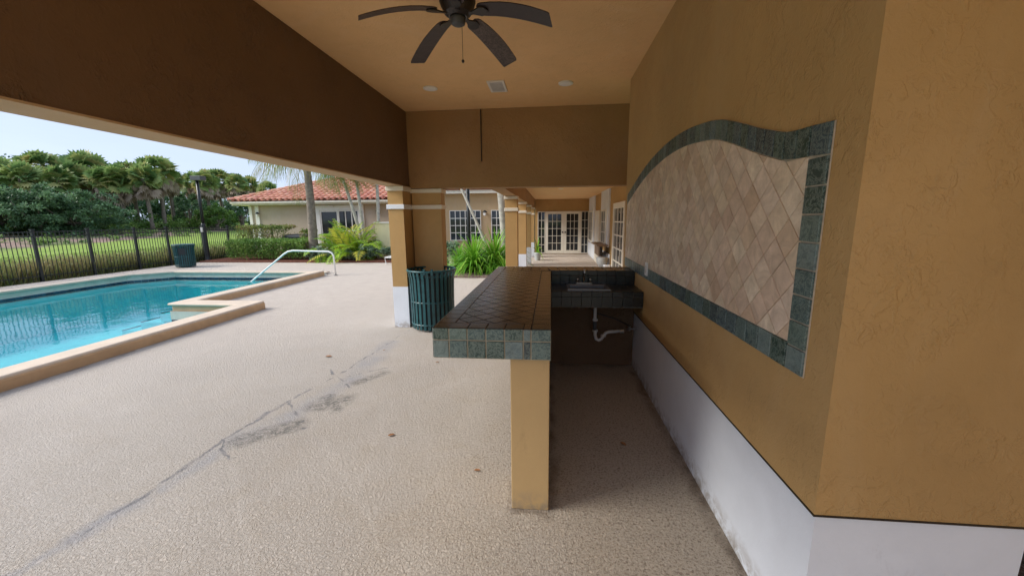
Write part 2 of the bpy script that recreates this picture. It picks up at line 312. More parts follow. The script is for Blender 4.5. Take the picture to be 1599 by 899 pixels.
# ---------------------------------------------------------------- mesh helpers
WP = {}
class MB:
    def __init__(s): s.v = []; s.f = []; s.t = []
    def poly(s, pts, tint=None):
        k = len(s.v); s.v += [tuple(p) for p in pts]; s.f.append(tuple(range(k, k+len(pts)))); s.t.append(tint if tint is not None else .5)
    def box(s, x0, x1, y0, y1, z0, z1):
        k = len(s.v)
        s.v += [(x0, y0, z0), (x1, y0, z0), (x1, y1, z0), (x0, y1, z0), (x0, y0, z1), (x1, y0, z1), (x1, y1, z1), (x0, y1, z1)]
        for q in ((0, 3, 2, 1), (4, 5, 6, 7), (0, 1, 5, 4), (1, 2, 6, 5), (2, 3, 7, 6), (3, 0, 4, 7)): s.f.append(tuple(k+i for i in q)); s.t.append(.5)
        return s
    def prism(s, pts, z0, z1, f=None):
        """pts: CCW outline; f maps (u,v,w) to world"""
        f = f or (lambda u, v, w: (u, v, w)); k = len(s.v); n = len(pts)
        s.v += [f(u, v, z0) for u, v in pts] + [f(u, v, z1) for u, v in pts]
        s.f.append(tuple(k+i for i in reversed(range(n)))); s.f.append(tuple(k+n+i for i in range(n)))
        for i in range(n): j = (i+1) % n; s.f.append((k+i, k+j, k+n+j, k+n+i))
        s.t += [.5]*(n+2); return s
    def tube(s, pts, r, n=8, cap=True):
        pts = [Vector(p) for p in pts]; m = len(pts); rr = r if isinstance(r, (list, tuple)) else [r]*m; k = len(s.v)
        up = None
        for i, p in enumerate(pts):
            d = (pts[min(i+1, m-1)]-pts[max(i-1, 0)]).normalized()
            if up is None: up = d.orthogonal().normalized()
            up = (up-d*up.dot(d)).normalized(); w = d.cross(up)
            for j in range(n):
                a = 2*math.pi*j/n; s.v.append(tuple(p+(up*math.cos(a)+w*math.sin(a))*rr[i]))
        for i in range(m-1):
            for j in range(n):
                a = k+i*n+j; b = k+i*n+(j+1) % n; s.f.append((a, b, b+n, a+n)); s.t.append(.5)
        if cap:
            s.f.append(tuple(k+j for j in reversed(range(n)))); s.f.append(tuple(k+(m-1)*n+j for j in range(n))); s.t += [.5, .5]
        return s
    def lathe(s, prof, c=(0, 0, 0), n=24):
        k = len(s.v); m = len(prof)
        for r_, z in prof:
            for j in range(n):
                a = 2*math.pi*j/n; s.v.append((c[0]+r_*math.cos(a), c[1]+r_*math.sin(a), c[2]+z))
        for i in range(m-1):
            for j in range(n):
                a = k+i*n+j; b = k+i*n+(j+1) % n; s.f.append((a, b, b+n, a+n)); s.t.append(.5)
        s.f.append(tuple(k+j for j in reversed(range(n)))); s.f.append(tuple(k+(m-1)*n+j for j in range(n))); s.t += [.5, .5]
        return s
    def mesh(s, name, mat, smooth=False):
        me = bpy.data.meshes.new(name); me.from_pydata(s.v, [], s.f); me.materials.append(mat)
        if any(t != .5 for t in s.t):
            a = me.attributes.new('tint', 'FLOAT', 'FACE'); a.data.foreach_set('value', s.t)
        if smooth: me.polygons.foreach_set('use_smooth', [True]*len(me.polygons))
        me.update(); return me
    def build(s, name, mat, parent=None, smooth=False, bevel=0, seg=2, local=False, fix=False):
        me = s.mesh(name, mat, smooth)
        if fix:
            import bmesh
            bm = bmesh.new(); bm.from_mesh(me); bmesh.ops.recalc_face_normals(bm, faces=bm.faces); bm.to_mesh(me); bm.free()
        return link(name, me, parent, bevel=bevel, seg=seg, local=local)
def link(name, me, parent=None, loc=(0, 0, 0), rot=None, bevel=0, seg=2, local=False):
    """local: coordinates are the parent's own; otherwise they are world coordinates"""
    o = bpy.data.objects.new(name, me); C.objects.link(o); loc = Vector(loc)
    if parent is not None:
        o.parent = parent
        pw = WP.get(parent, Vector((0, 0, 0)))
        if local: o.location = loc; WP[o] = pw+loc
        else: o.location = loc-pw; WP[o] = loc
    else: o.location = loc; WP[o] = loc
    if rot is not None: o.rotation_euler = rot
    if bevel:
        b = o.modifiers.new('bevel', 'BEVEL'); b.width = bevel; b.segments = seg; b.limit_method = 'ANGLE'; b.angle_limit = R(35)
    return o
def tag(o, label=None, cat=None, group=None, kind=None):
    if label: o['label'] = label
    if cat: o['category'] = cat
    if group: o['group'] = group
    if kind: o['kind'] = kind
    return o
def thing(name, label, cat, loc, group=None):
    o = bpy.data.objects.new(name, None); C.objects.link(o); o.location = loc; o.empty_display_size = .1; WP[o] = Vector(loc)
    return tag(o, label, cat, group)
def box(name, mat, parent, *b, bevel=0, **k): return MB().box(*b).build(name, mat, parent, bevel=bevel, **k)
def copy_tree(o, loc, rotz=0, label=None):
    def cp_(x, par):
        c = x.copy(); C.objects.link(c)
        if par is not None: c.parent = par
        for ch in x.children: cp_(ch, c)
        return c
    c = cp_(o, None); c.location = loc; c.rotation_euler = (0, 0, rotz)
    if label: c['label'] = label
    return c
def clip(poly, nx, ny, d):
    """keep nx*u+ny*v<=d"""
    o = []
    for i in range(len(poly)):
        a = poly[i]; b = poly[(i+1) % len(poly)]; da = nx*a[0]+ny*a[1]-d; db = nx*b[0]+ny*b[1]-d
        if da <= 0: o.append(a)
        if (da < 0) != (db < 0) and abs(da-db) > 1e-9:
            t = da/(da-db); o.append((a[0]+(b[0]-a[0])*t, a[1]+(b[1]-a[1])*t))
    return o
def area(p): return .5*sum(p[i][0]*p[(i+1) % len(p)][1]-p[(i+1) % len(p)][0]*p[i][1] for i in range(len(p)))
_mc = {}
def place_tile(name, pts, f_local, mat, parent, origin, thick):
    """pts relative to the tile centre; identical outlines share their mesh. f_local maps (u,v,w)->xyz"""
    if abs(area(pts)) < 4e-5: return
    if area(pts) < 0: pts = pts[::-1]
    key = (name, mat.name, thick, f_local.__name__, tuple((round(u, 3), round(v, 3)) for u, v in pts))
    me = _mc.get(key)
    if me is None:
        # small chamfer: base outline, then inset top
        mb = MB(); n = len(pts); cx_ = sum(p[0] for p in pts)/n; cy_ = sum(p[1] for p in pts)/n
        def ins(p, d):
            L = math.hypot(p[0]-cx_, p[1]-cy_) or 1; return (p[0]-(p[0]-cx_)/L*d, p[1]-(p[1]-cy_)/L*d)
        top = [ins(p, .0025) for p in pts]
        mb.v = [f_local(u, v, 0) for u, v in pts]+[f_local(u, v, thick-.0015) for u, v in pts]+[f_local(u, v, thick) for u, v in top]
        for r_ in (0, n):
            for i in range(n): j = (i+1) % n; mb.f.append((r_+i, r_+j, r_+n+j, r_+n+i))
        mb.f.append(tuple(2*n+i for i in range(n))); mb.t = [.5]*len(mb.f)
        me = mb.mesh(name, mat); _mc[key] = me
        import bmesh
        bm = bmesh.new(); bm.from_mesh(me); bmesh.ops.recalc_face_normals(bm, faces=bm.faces)
        # open underneath: make sure the face side points out
        bm.faces.ensure_lookup_table(); want = Vector(f_local(0, 0, 1))-Vector(f_local(0, 0, 0))
        if bm.faces[-1].normal.dot(want) < 0: bmesh.ops.reverse_faces(bm, faces=bm.faces)
        bm.to_mesh(me); bm.free()
    return link(name, me, parent, loc=origin)

# ================================================================ THE SETTING
# deck sheet (hole for the pool is left out), field, beds
def sheet(name, pts, z, mat, kind='structure', thick=.12):
    o = MB().prism(pts, z-thick, z).build(name, mat, fix=True); return tag(o, kind=kind)
DECK0 = [(-14.0, -8), (-12.85, -8), (-12.85, 10.6), (-12.1, 11.45), (-6.95, 11.45), (-6.6, 11.45), (-6.6, 6.62), (-5.25, 6.62), (-5.25, -8), (3.2, -8), (3.2, 4.9), (2.0, 4.9), (2.0, 18.4), (-1.0, 18.4), (-1.0, 10.55), (-2.6, 10.55), (-3.1, 11.2), (-3.4, 13.2), (-5.6, 14.25), (-14.0, 14.25)]
def rects(name, rs, z, mat, **k):
    mb = MB()
    for r_ in rs: mb.box(*r_, z-.12, z)
    return tag(mb.build(name, mat), kind='structure')
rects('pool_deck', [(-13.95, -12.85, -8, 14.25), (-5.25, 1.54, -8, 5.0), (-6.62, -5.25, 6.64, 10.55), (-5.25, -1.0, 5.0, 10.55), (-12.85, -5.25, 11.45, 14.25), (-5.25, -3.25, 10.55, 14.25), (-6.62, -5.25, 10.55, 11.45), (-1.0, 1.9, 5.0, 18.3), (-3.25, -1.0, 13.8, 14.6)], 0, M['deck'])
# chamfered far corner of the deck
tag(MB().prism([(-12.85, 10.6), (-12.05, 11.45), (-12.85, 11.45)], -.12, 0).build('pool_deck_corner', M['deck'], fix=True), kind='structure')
def terrain():
    mb = MB(); nx, ny = 70, 60; xs = [-14+(-130)*(i/nx)**1.6 for i in range(nx+1)]; ys = [-60+200*j/ny for j in range(ny+1)]
    def h(x, y):
        t = max(0, min(1, (-27-x)/20)); return -.13+.85*t*t*(3-2*t)+.10*mnoise.noise(Vector((x*.15, y*.15, 0)))*min(1, (-14-x)/6)
    for x in xs:
        for y in ys: mb.v.append((x, y, h(x, y)))
    for i in range(nx):
        for j in range(ny): a = i*(ny+1)+j; mb.f.append((a, a+1, a+ny+2, a+ny+1)); mb.t.append(.5)
    return mb.build('lawn', M['ground'], smooth=True, fix=True), h
lawn, hgt = terrain(); tag(lawn, kind='structure')
for p_ in lawn.data.polygons[:1]:
    if p_.normal.z < 0: lawn.data.flip_normals()
tag(MB().box(-14, 900, 18.3, 900, -.3, -.12).box(-900, -143, -900, 900, -.3, -.1).box(-14, 900, -900, -8, -.3, -.12).box(3.0, 900, -8, 18.3, -.3, -.12).box(-143, -14, 139, 900, -.3, -.12).box(-143, -14, -900, -59, -.3, -.12).build('ground', M['ground']), kind='structure')
tag(MB().box(1.54, 3.0, -8, 18.3, -.3, -.05).build('side_bed', M['mulch_grey']), kind='structure')
# planting beds
tag(MB().prism([(-13.9, 14.26), (-5.3, 14.3), (-5.3, 19.9), (-13.9, 19.9)], -.1, .05).build('planting_bed', M['mulch_red'], fix=True), kind='structure')
tag(MB().prism([(-3.2, 10.56), (-1.02, 10.56), (-1.02, 13.78), (-3.2, 13.78)], -.1, .045).build('mulch_bed', M['mulch_grey'], fix=True), kind='structure')
tag(MB().prism([(-5.28, 14.62), (-1.02, 14.62), (-1.02, 17.95), (-5.28, 17.95)], -.1, .05).build('wing_bed', M['mulch_grey'], fix=True), kind='structure')
tag(MB().box(-5.28, -3.26, 14.27, 14.6, -.1, .02).build('garden_path', M['path']), kind='structure')

# ---- pool
pool = thing('swimming_pool', 'swimming pool of bright blue water behind a raised tan curb', 'pool', (-9, 4, -.2))
PW = [(-5.55, -8), (-5.55, 6.32), (-6.88, 6.32), (-6.88, 11.42), (-12.05, 11.42), (-12.82, 10.6), (-12.82, -8)]
WZ = -.2
mb = MB(); n_ = len(PW)
mb.v = [(x, y, WZ-1.0) for x, y in PW]; mb.f = [tuple(reversed(range(n_)))]; mb.t = [.5]
o = mb.build('pool_floor', M['plaster'], pool, fix=True)
mb = MB()
for i in range(n_):
    a, b = PW[i], PW[(i+1) % n_]; mb.poly([(a[0], a[1], WZ-1.0), (b[0], b[1], WZ-1.0), (b[0], b[1], WZ-.06), (a[0], a[1], WZ-.06)])
mb.build('pool_wall', M['plaster'], pool)
mb = MB()
for i in range(n_):
    a, b = PW[i], PW[(i+1) % n_]; mb.poly([(a[0], a[1], -.16), (b[0], b[1], -.16), (b[0], b[1], .0), (a[0], a[1], .0)])
mb.build('bond_beam', M['cream_wall'], pool)
# waterline tiles, one by one along the edges in view
tw = .15
def edge_tiles(a, b):
    a = Vector((*a, 0)); b = Vector((*b, 0)); d = b-a; L = d.length; d.normalize(); k = int(L/tw); nrm = Vector((d.y, -d.x, 0))
    me = MB(); hw = tw/2-.004
    for s_ in (1,):
        c = [a+d*0]
    base = MB(); q = [(-hw, WZ-.06), (hw, WZ-.06), (hw, -.162), (-hw, -.162)]
    base.v = [tuple(d*u+Vector((0, 0, v))) for u, v in q]+[tuple(d*u+Vector((0, 0, v))+inw*.006) for u, v in q]
    base.f = [(4, 5, 6, 7), (0, 1, 5, 4), (1, 2, 6, 5), (2, 3, 7, 6), (3, 0, 4, 7)]; base.t = [.5]*5
    m_ = base.mesh('waterline_tile', M['pool_tile'])
    for i in range(k): link('waterline_tile', m_, pool, loc=a+d*(i+.5)*L/k)
inw = Vector((0, -1, 0)); edge_tiles((-6.88, 6.32), (-5.55, 6.32)); edge_tiles((-12.05, 11.42), (-6.9, 11.42))
inw = Vector((1, 0, 0)); edge_tiles((-12.82, -1), (-12.82, 10.6))
inw = Vector((.73, -.68, 0)); edge_tiles((-12.82, 10.6), (-12.05, 11.42))
mb = MB()
for i in range(n_):
    a, b = PW[i], PW[(i+1) % n_]; mb.poly([(a[0], a[1], WZ-.07), (b[0], b[1], WZ-.07), (b[0], b[1], -.161), (a[0], a[1], -.161)])
mb.build('tile_bed', M['tile_bed'], pool)
# steps in the shallow end, with navy nosing tiles
mb = MB()
for i in range(4): mb.box(-10.3+i*.55, -6.89, 8.2+.0*i, 11.41, WZ-.98+i*.22, WZ-.78+i*.22)
mb.build('pool_steps', M['plaster'], pool)
for i in range(4): box('step_nosing', M['pool_tile'], pool, -10.3+i*.55, -10.24+i*.55, 8.2, 11.41, WZ-.778+i*.22, WZ-.77+i*.22)
# entry shelf in the notch
mb = MB(); arc = [(-5.56, 5.2), (-5.56, 6.31), (-6.87, 6.31)]+[(-6.87+1.31*math.sin(a)*1.0, 5.2+1.1*math.cos(a)) for a in []]
mb.prism([(-5.56, 5.3), (-5.56, 6.31), (-6.87, 6.31), (-6.80, 5.95), (-6.5, 5.6), (-6.1, 5.38)], WZ-.4, WZ-.22); mb.build('pool_bench', M['plaster'], pool, fix=True)
mb = MB(); ar = [(-6.80, 5.95), (-6.5, 5.6), (-6.1, 5.38), (-5.56, 5.3)]
for a, b in zip(ar, ar[1:]):
    a = Vector(a); b = Vector(b); nn = Vector((-(b-a).y, (b-a).x)).normalized()*.07
    mb.prism([tuple(a), tuple(b), tuple(b+nn), tuple(a+nn)], WZ-.219, WZ-.21)
mb.build('bench_nosing', M['pool_tile'], pool, fix=True)
mb = MB(); mb.v = [(x*1.0, y, WZ) for x, y in PW]; mb.f = [tuple(range(n_))]; mb.t = [.5]
w = mb.build('pool_water', M['water'], None); tag(w, kind='structure')
if w.data.polygons[0].normal.z < 0: w.data.flip_normals()
# raised curb: tan outer face, cream top, in an L round the notch
def curb(pts, name, mat, z0, z1): return MB().prism(pts, z0, z1).build(name, mat, pool, fix=True, bevel=.028, seg=3)
curb([(-5.25, -8), (-5.25, 6.64), (-6.6, 6.64), (-6.6, 10.85), (-6.86, 10.85), (-6.86, 6.34), (-5.53, 6.34), (-5.53, -8)], 'curb', M['curb'], -.05, .128)
curb([(-5.255, -8), (-5.255, 6.635), (-6.605, 6.635), (-6.605, 10.84), (-6.90, 10.84), (-6.90, 6.30), (-5.57, 6.30), (-5.57, -8)], 'coping', M['curb_top'], .10, .15)
mb = MB().box(-12.88, -12.74, -8, 10.62, -.02, .03).box(-12.05, -6.88, 11.36, 11.6, -.02, .03)
mb.prism([(-12.88, 10.6), (-12.74, 10.6), (-12.0, 11.38), (-12.08, 11.5)], -.02, .032); mb.build('flush_coping', M['curb_top'], pool, fix=True, bevel=.01)
# hand rail
rail = thing('hand_rail', 'white curved hand rail running from the deck down into the pool', 'rail', (-6.3, 10.89, 0))
P = [(-6.29, 10.9, 0), (-6.31, 10.9, .58), (-6.36, 10.9, .66), (-6.46, 10.9, .70), (-7.55, 10.9, .73), (-7.72, 10.9, .70), (-7.86, 10.9, .62), (-9.1, 10.9, -.28), (-9.35, 10.9, -.5)]
MB().tube(P, .024, 10).build('rail_tube', M['white_metal'], rail, smooth=True)
MB().lathe([(.06, 0), (.06, .012), (.03, .02)], (-6.29, 10.9, 0), 16).build('base_flange', M['chrome'], rail)

# ================================================================ PAVILION
pav = thing('pavilion', 'open tan stucco pavilion with arcade, shaded beams and a tiled wall', 'pavilion', (-.7, 2.5, 0))
CZ = 3.14; BZ = 2.07
box('ceiling', M['ceiling'], pav, -2.34, 3.4, -.6, 6.12, CZ, CZ+.2)
box('beam', M['shade_brown'], pav, -2.34, -2.11, -.6, 6.12, BZ+.012, CZ-.003)
box('beam_soffit', M['outer_stucco'], pav, -2.345, -2.105, -.6, 6.12, BZ, BZ+.011)
box('beam', M['header_shade'], pav, -2.108, 1.9, 5.87, 6.12, 2.055, CZ-.003)
box('beam', M['stucco'], pav, -2.108, 3.4, -.6, -.45, CZ-.22, CZ-.003)
# front column at the pool corner, with the pilaster behind it
def column(x0, x1, y0, y1, zt, bands, base, parent=pav, btop=.62, bm=None):
    c = box('column', M['stucco_soft'], parent, x0, x1, y0, y1, btop, zt)
    box('column_base', M['white_base'], c, x0-.004, x1+.004, y0-.004, y1+.004, 0, btop-.001)
    for (a, b, mm) in bands: box('column_band', mm, c, x0-.018, x1+.018, y0-.018, y1+.018, a, b, bevel=.004)
    return c
column(-2.33, -2.105, 5.56, 6.1, BZ-.002, [(1.75, 1.815, M['white_base']), (2.005, 2.068, M['band'])], .62)
column(-2.085, -1.64, 5.88, 6.11, 2.05, [(1.752, 1.812, M['band']), (1.99, 2.048, M['band'])], .62)
# far columns of the arcade
for y in (8.1, 10.95, 13.6, 16.4):
    column(-.93, -.68, y, y+.27, 2.05, [(1.75, 1.815, M['band']), (1.99, 2.048, M['band'])], .55)
box('arcade_beam', M['header_shade'], pav, -.93, -.70, 6.125, 17.98, 2.052, 2.5)
box('arcade_ceiling', M['ceiling'], pav, -.93, 1.9, 6.125, 17.98, 2.505, 2.7)
box('arcade_soffit', M['ceiling'], pav, -.699, 1.695, 6.125, 17.98, 2.43, 2.503)
# conduit down the back beam
xc = at(751, 200, y=5.858).x
MB().tube([(xc, 5.858, 3.13), (xc, 5.858, 2.42)], .008, 8).build('conduit', M['fan_dark'], pav)
# tiled wall: upper stucco stands a little proud of the painted base
box('wall', M['stucco'], pav, -.0+.89, 1.56, 1.26, 4.9, .612, CZ-.002)
box('paint_joint', M['fan_dark'], pav, .886, 1.564, 1.256, 4.889, .6065, .6115)
box('wainscot', M['white_base'], pav, +.902, 1.55, 1.272, 4.888, -.02, .606)
box('wall', M['stucco_soft'], pav, 1.545, 1.9, 4.7, 4.9, 0, CZ-.004)
box('wall', M['stucco'], pav, 2.3, 2.5, -4.5, 4.69, 0, CZ-.004)  # added wall out of view, keeps side light off the left beam
# arcade side wall with openings
box('arcade_wall', M['stucco_soft'], pav, 1.7, 1.9, 4.905, 17.98, .0, 2.428)
box('arcade_wainscot', M['white_base'], pav, 1.66, 1.699, 11.4, 17.9, 0, .57, bevel=.01)
# curved end of the wainscot (scroll shaped knee wall)
pts = [(10.95, 0), (11.3, .0), (11.3, .22)]+[(11.3+.9*t, .22+.33*(t**2)) for t in (.25, .5, .75, 1)]+[(12.2, 0)]
pts = [(11.0, 0), (12.4, 0), (12.4, .56), (12.1, .50), (11.8, .34), (11.5, .25), (11.25, .30), (11.0, .32)]
MB().prism(pts, 1.50, 1.655, lambda u, v, w: (w, u, v)).build('scroll_wall', M['white_base'], pav, fix=True)

# ---- glazed doors and windows, built pane by pane
def glazed(name, parent, f, u0, u1, z0, z1, nu, nz, frame=.05, mun=.018, fm=None, label=None, bottom=None):
    """a framed leaf in a plane; f(u, depth, z) -> world; depth>0 comes towards the viewer"""
    fm = fm or M['door_paint']; bottom = bottom if bottom is not None else frame
    def bx(mb, a, b, c, d, e0, e1):
        k = len(mb.v); mb.v += [f(a, e0, c), f(b, e0, c), f(b, e0, d), f(a, e0, d), f(a, e1, c), f(b, e1, c), f(b, e1, d), f(a, e1, d)]
        for q in ((0, 1, 2, 3), (4, 7, 6, 5), (0, 4, 5, 1), (1, 5, 6, 2), (2, 6, 7, 3), (3, 7, 4, 0)): mb.f.append(tuple(k+i for i in q)); mb.t.append(.5)
    mb = MB(); bx(mb, u0, u0+frame, z0, z1, 0, .05); bx(mb, u1-frame, u1, z0, z1, 0, .05); bx(mb, u0+frame, u1-frame, z1-frame, z1, 0, .05); bx(mb, u0+frame, u1-frame, z0, z0+bottom, 0, .05)
    fr = mb.build(name, fm, parent, fix=True)
    if label: fr['label'] = label
    a, b, c, d = u0+frame, u1-frame, z0+bottom, z1-frame
    for i in range(nu):
        for j in range(nz):
            p = MB(); bx(p, a+(b-a)*i/nu+.001, a+(b-a)*(i+1)/nu-.001, c+(d-c)*j/nz+.001, c+(d-c)*(j+1)/nz-.001, .004, .012); p.build('pane', M['glass'], fr, fix=True)
    for i in range(1, nu):
        p = MB(); x = a+(b-a)*i/nu; bx(p, x-mun/2, x+mun/2, c, d, .0125, .034); p.build('muntin', fm, fr, fix=True)
    for j in range(1, nz):
        p = MB(); z = c+(d-c)*j/nz; bx(p, a, b, z-mun/2, z+mun/2, .0125, .030); p.build('muntin', fm, fr, fix=True)
    return fr
# end wall of the arcade
box('end_wall', M['stucco_soft'], pav, -.70, 1.9, 18.0, 18.2, 0, 2.6)
fy = lambda u, e, z: (u, 17.995-e, z)
glazed('sidelight', pav, fy, -.585, -.245, .03, 1.9, 2, 5, .03)
dl = glazed('door', pav, fy, -.235, .585, .03, 1.9, 3, 5, .115, bottom=.14)
dr = glazed('door', pav, fy, .59, 1.335, .03, 1.9, 3, 5, .115, bottom=.14)
glazed('sidelight', pav, fy, 1.345, 1.68, .03, 1.9, 2, 5, .03)
for d_, x in ((dl, .53), (dr, .65)): MB().lathe([(.03, 0), (.035, .02), (.02, .05)], (0, 0, 0), 12).build('door_knob', M['fan_dark'], d_)
for o_ in [o for o in C.objects if o.name.startswith('door_knob')]: pass
k_ = [o for o in C.objects if o.name.startswith('door_knob')]
for o_, x in zip(k_, (.53, .65)):
    o_.rotation_euler = (R(90), 0, 0); o_.location = (x, 17.94, .98)
# right side of the arcade
fx = lambda u, e, z: (1.698-e, u, z)
glazed('door', pav, fx, 9.2, 10.85, .02, 1.97, 3, 5, .14, .03)
def tall_window(y0, y1, z0, z1, ztop):
    mb = MB().box(1.64, 1.699, y0, y1, z0, ztop); s = mb.build('window_surround', M['white_base'], pav, bevel=.005)
    f2 = lambda u, e, z: (1.639-e, u, z); glazed('window', pav, f2, y0+.25, y1-.35, z0+.05, z1, 2, 3, .05)
tall_window(11.7, 13.4, .75, 1.84, 2.428); tall_window(15.45, 17.5, .62, 1.88, 2.428)
d_ = box('door', M['door_paint'], pav, 1.65, 1.699, 14.0, 15.2, 0, 1.86, bevel=.006); box('door_panel', M['white_trim'], d_, 1.63, 1.6495, 14.2, 15.0, .3, 1.7, bevel=.01)

# ---- tile mural on the wall
mural = MB()
OUT = [(4.78, 1.84), (4.71, 1.87), (3.92, 2.07), (3.33, 2.15), (2.88, 2.165), (2.49, 2.135), (2.27, 2.10), (2.05, 2.035), (1.84, 1.965), (1.70, 1.925), (1.62, 1.905), (1.56, 1.905), (1.395, 1.895)][::-1]
def top_out(u):
    u = max(OUT[0][0], min(OUT[-1][0], u))
    for i in range(len(OUT)-1):
        if OUT[i][0] <= u <= OUT[i+1][0]: break
    p0 = OUT[max(i-1, 0)]; p1 = OUT[i]; p2 = OUT[i+1]; p3 = OUT[min(i+2, len(OUT)-1)]
    t = (u-p1[0])/(p2[0]-p1[0]); h = p2[0]-p1[0]
    m1 = (p2[1]-p0[1])/(p2[0]-p0[0])*h; m2 = (p3[1]-p1[1])/(p3[0]-p1[0])*h
    return (2*t**3-3*t*t+1)*p1[1]+(t**3-2*t*t+t)*m1+(-2*t**3+3*t*t)*p2[1]+(t**3-t*t)*m2
BW = .102
def top_in(u): return top_out(u)-BW
U0, U1, VB = 1.395, 4.76, 1.04
pl = [(U0, VB)]+[(U1, VB)]+[(U0+(U1-U0)*i/60, top_out(U0+(U1-U0)*i/60)) for i in range(60, -1, -1)]
def wall_f(u, v, w): return (-w, u, v)
mb = MB()
for i in range(60):
    a = U0+(U1-U0)*i/60; b = U0+(U1-U0)*(i+1)/60
    mb.prism([(a, VB), (b, VB), (b, top_out(b)), (a, top_out(a))], 0, .004, lambda u, v, w: (.8895-w, u, v))
mur = mb.build('tile_mural', M['grout_mural'], pav, fix=True); mur['label'] = 'wave-topped mural of pink beige diamond tiles framed in green slate'
XM = .8855
G = .0022
# travertine diamonds
tp = .1055; hd = tp/math.sqrt(2)
uL, uR, vB = U0+BW+G, U1-.004, VB+BW+G
cnt = 0
for i in range(-2, 60):
    for j in range(0, 20):
        cu = U0+BW+(i)*hd; cv = vB+(j)*hd
        if (i+j) % 2: continue
        h_ = hd-G*1.4
        jit = .0012
        d = [(cu-h_, cv), (cu, cv-h_), (cu+h_, cv), (cu, cv+h_)]
        if cu+h_ < uL or cu-h_ > uR or cv+h_ < vB: continue
        p = clip(d, -1, 0, -uL); p = clip(p, 1, 0, uR) if p else p; p = clip(p, 0, -1, -vB) if p else p
        uc = max(uL, min(uR, cu)); s_ = (top_in(uc+.03)-top_in(uc-.03))/.06
        if p: p = clip(p, -s_, 1, top_in(uc)-G-s_*uc)
        if len(p) < 3: continue
        place_tile('diamond_tile', [(a-cu, b-cv) for a, b in p], wall_f, M['travertine'], mur, (XM, cu, cv), .0065+random.random()*0); cnt += 1
# slate border: right side, bottom and wave
for k in range(8):
    v0 = VB+k*(top_out(U0)-VB-BW)/8 + (0); v1 = VB+(k+1)*(top_out(U0)-VB-BW)/8
    c_ = (U0+BW/2, (v0+v1)/2); w_ = BW/2-G; hh = (v1-v0)/2-G*1.5
    place_tile('border_tile', [(-w_, -hh), (w_, -hh), (w_, hh), (-w_, hh)], wall_f, M['slate_green'], mur, (XM, c_[0], c_[1]), .008)
u = U0+BW; nb = 32; st = (U1-u)/nb
for k in range(nb):
    cu = u+(k+.5)*st; w_ = st/2-G*1.4; hh = BW/2-G
    place_tile('border_tile', [(-w_, -hh), (w_, -hh), (w_, hh), (-w_, hh)], wall_f, M['slate_green'], mur, (XM, cu, VB+BW/2), .008)
u = U0
while u < U1-.01:
    sl = (top_out(min(u+.1, U1))-top_out(u))/.1; st = (.103 if u == U0 else .078)/math.sqrt(1+sl*sl); e = min(u+st, U1)
    cu = (u+e)/2; cv = top_out(cu)-BW/2
    def lo(x): return top_in(x)+G
    def hi(x): return top_out(x)-.001
    a, b = u+G*1.4, e-G*1.4
    place_tile('border_tile', [(a-cu, lo(a)-cv), (b-cu, lo(b)-cv), (b-cu, hi(b)-cv), (a-cu, hi(a)-cv)], wall_f, M['slate_green'], mur, (XM, cu, cv), .008)
    u = e
ol = thing('wall_outlet', 'small white outlet cover on the lower slate border near the sink', 'outlet', (.875, 3.67, 1.13))
box('cover_plate', M['white_metal'], ol, .868, .8775, 3.62, 3.71, 1.075, 1.195, bevel=.002); box('socket', M['pipe'], ol, .866, .8675, 3.645, 3.685, 1.10, 1.17)

# ================================================================ BAR COUNTER
bar = thing('bar_counter', 'L-shaped outdoor bar counter topped with dark slate tiles on a tan pillar', 'bar counter', (-.1, 3, 0))
box('pillar', M['pillar'], bar, -.205, .0, 1.945, 2.25, 0, .8845, bevel=.004)
box('knee_wall', M['shade_brown'], bar, -.2, -.003, 2.252, 4.5, 0, .884)
box('back_wall', M['shade_brown'], bar, -.002, .9, 4.22, 4.42, 0, 1.0)  # knee and back wall coloured dark to stand for shade under the bar
TZ = 1.045
ct = MB().box(-.605, .004, 1.93, 4.565, .885, TZ-.003).box(.0045, .889, 4.215, 4.565, .886, TZ-.0032).build('countertop', M['grout_dark'], bar)
MB().box(-.607, .006, 1.9265, 1.9295, .883, TZ-.004).build('front_grout', M['grout_light'], ct)
def flat_f(u, v, w): return (u, v, w)
def south_f(u, v, w): return (u, -w, v)
def west_f(u, v, w): return (-w, u, v)
def sq(name, cu, cv, wu, wv, f, mat, par, org, th=.006, g=.002):
    place_tile(name, [(-wu/2+g, -wv/2+g), (wu/2-g, -wv/2+g), (wu/2-g, wv/2-g), (-wu/2+g, wv/2-g)], f, mat, par, org, th)
# front edge, two rows: columns measured on the counter
cols = [-.608, -.522, -.425, -.328, -.231, -.134, -.095, .008]
for a, b in zip(cols, cols[1:]):
    sq('edge_tile', 0, 0, b-a, .066, south_f, M['slate_green'], ct, ((a+b)/2, 1.9262, 1.0145), .006, .0036)
    sq('edge_tile', 0, 0, b-a, .098, south_f, M['slate_green'], ct, ((a+b)/2, 1.9262, .9325), .006, .0036)
ys = [1.926+.0975*i for i in range(28)]
for a, b in zip(ys, ys[1:]):
    if b > 4.57: b = 4.57
    sq('border_tile', 0, 0, .098, b-a, flat_f, M['slate_brown'], ct, (-.560, (a+b)/2, TZ-.003))
    if b < 4.2: sq('border_tile', 0, 0, .100, b-a, flat_f, M['slate_brown'], ct, (-.043, (a+b)/2, TZ-.003))
    sq('edge_tile', 0, 0, b-a, .066, west_f, M['slate_green'], ct, (-.6055, (a+b)/2, 1.0145))
    sq('edge_tile', 0, 0, b-a, .098, west_f, M['slate_green'], ct, (-.6055, (a+b)/2, .9325))
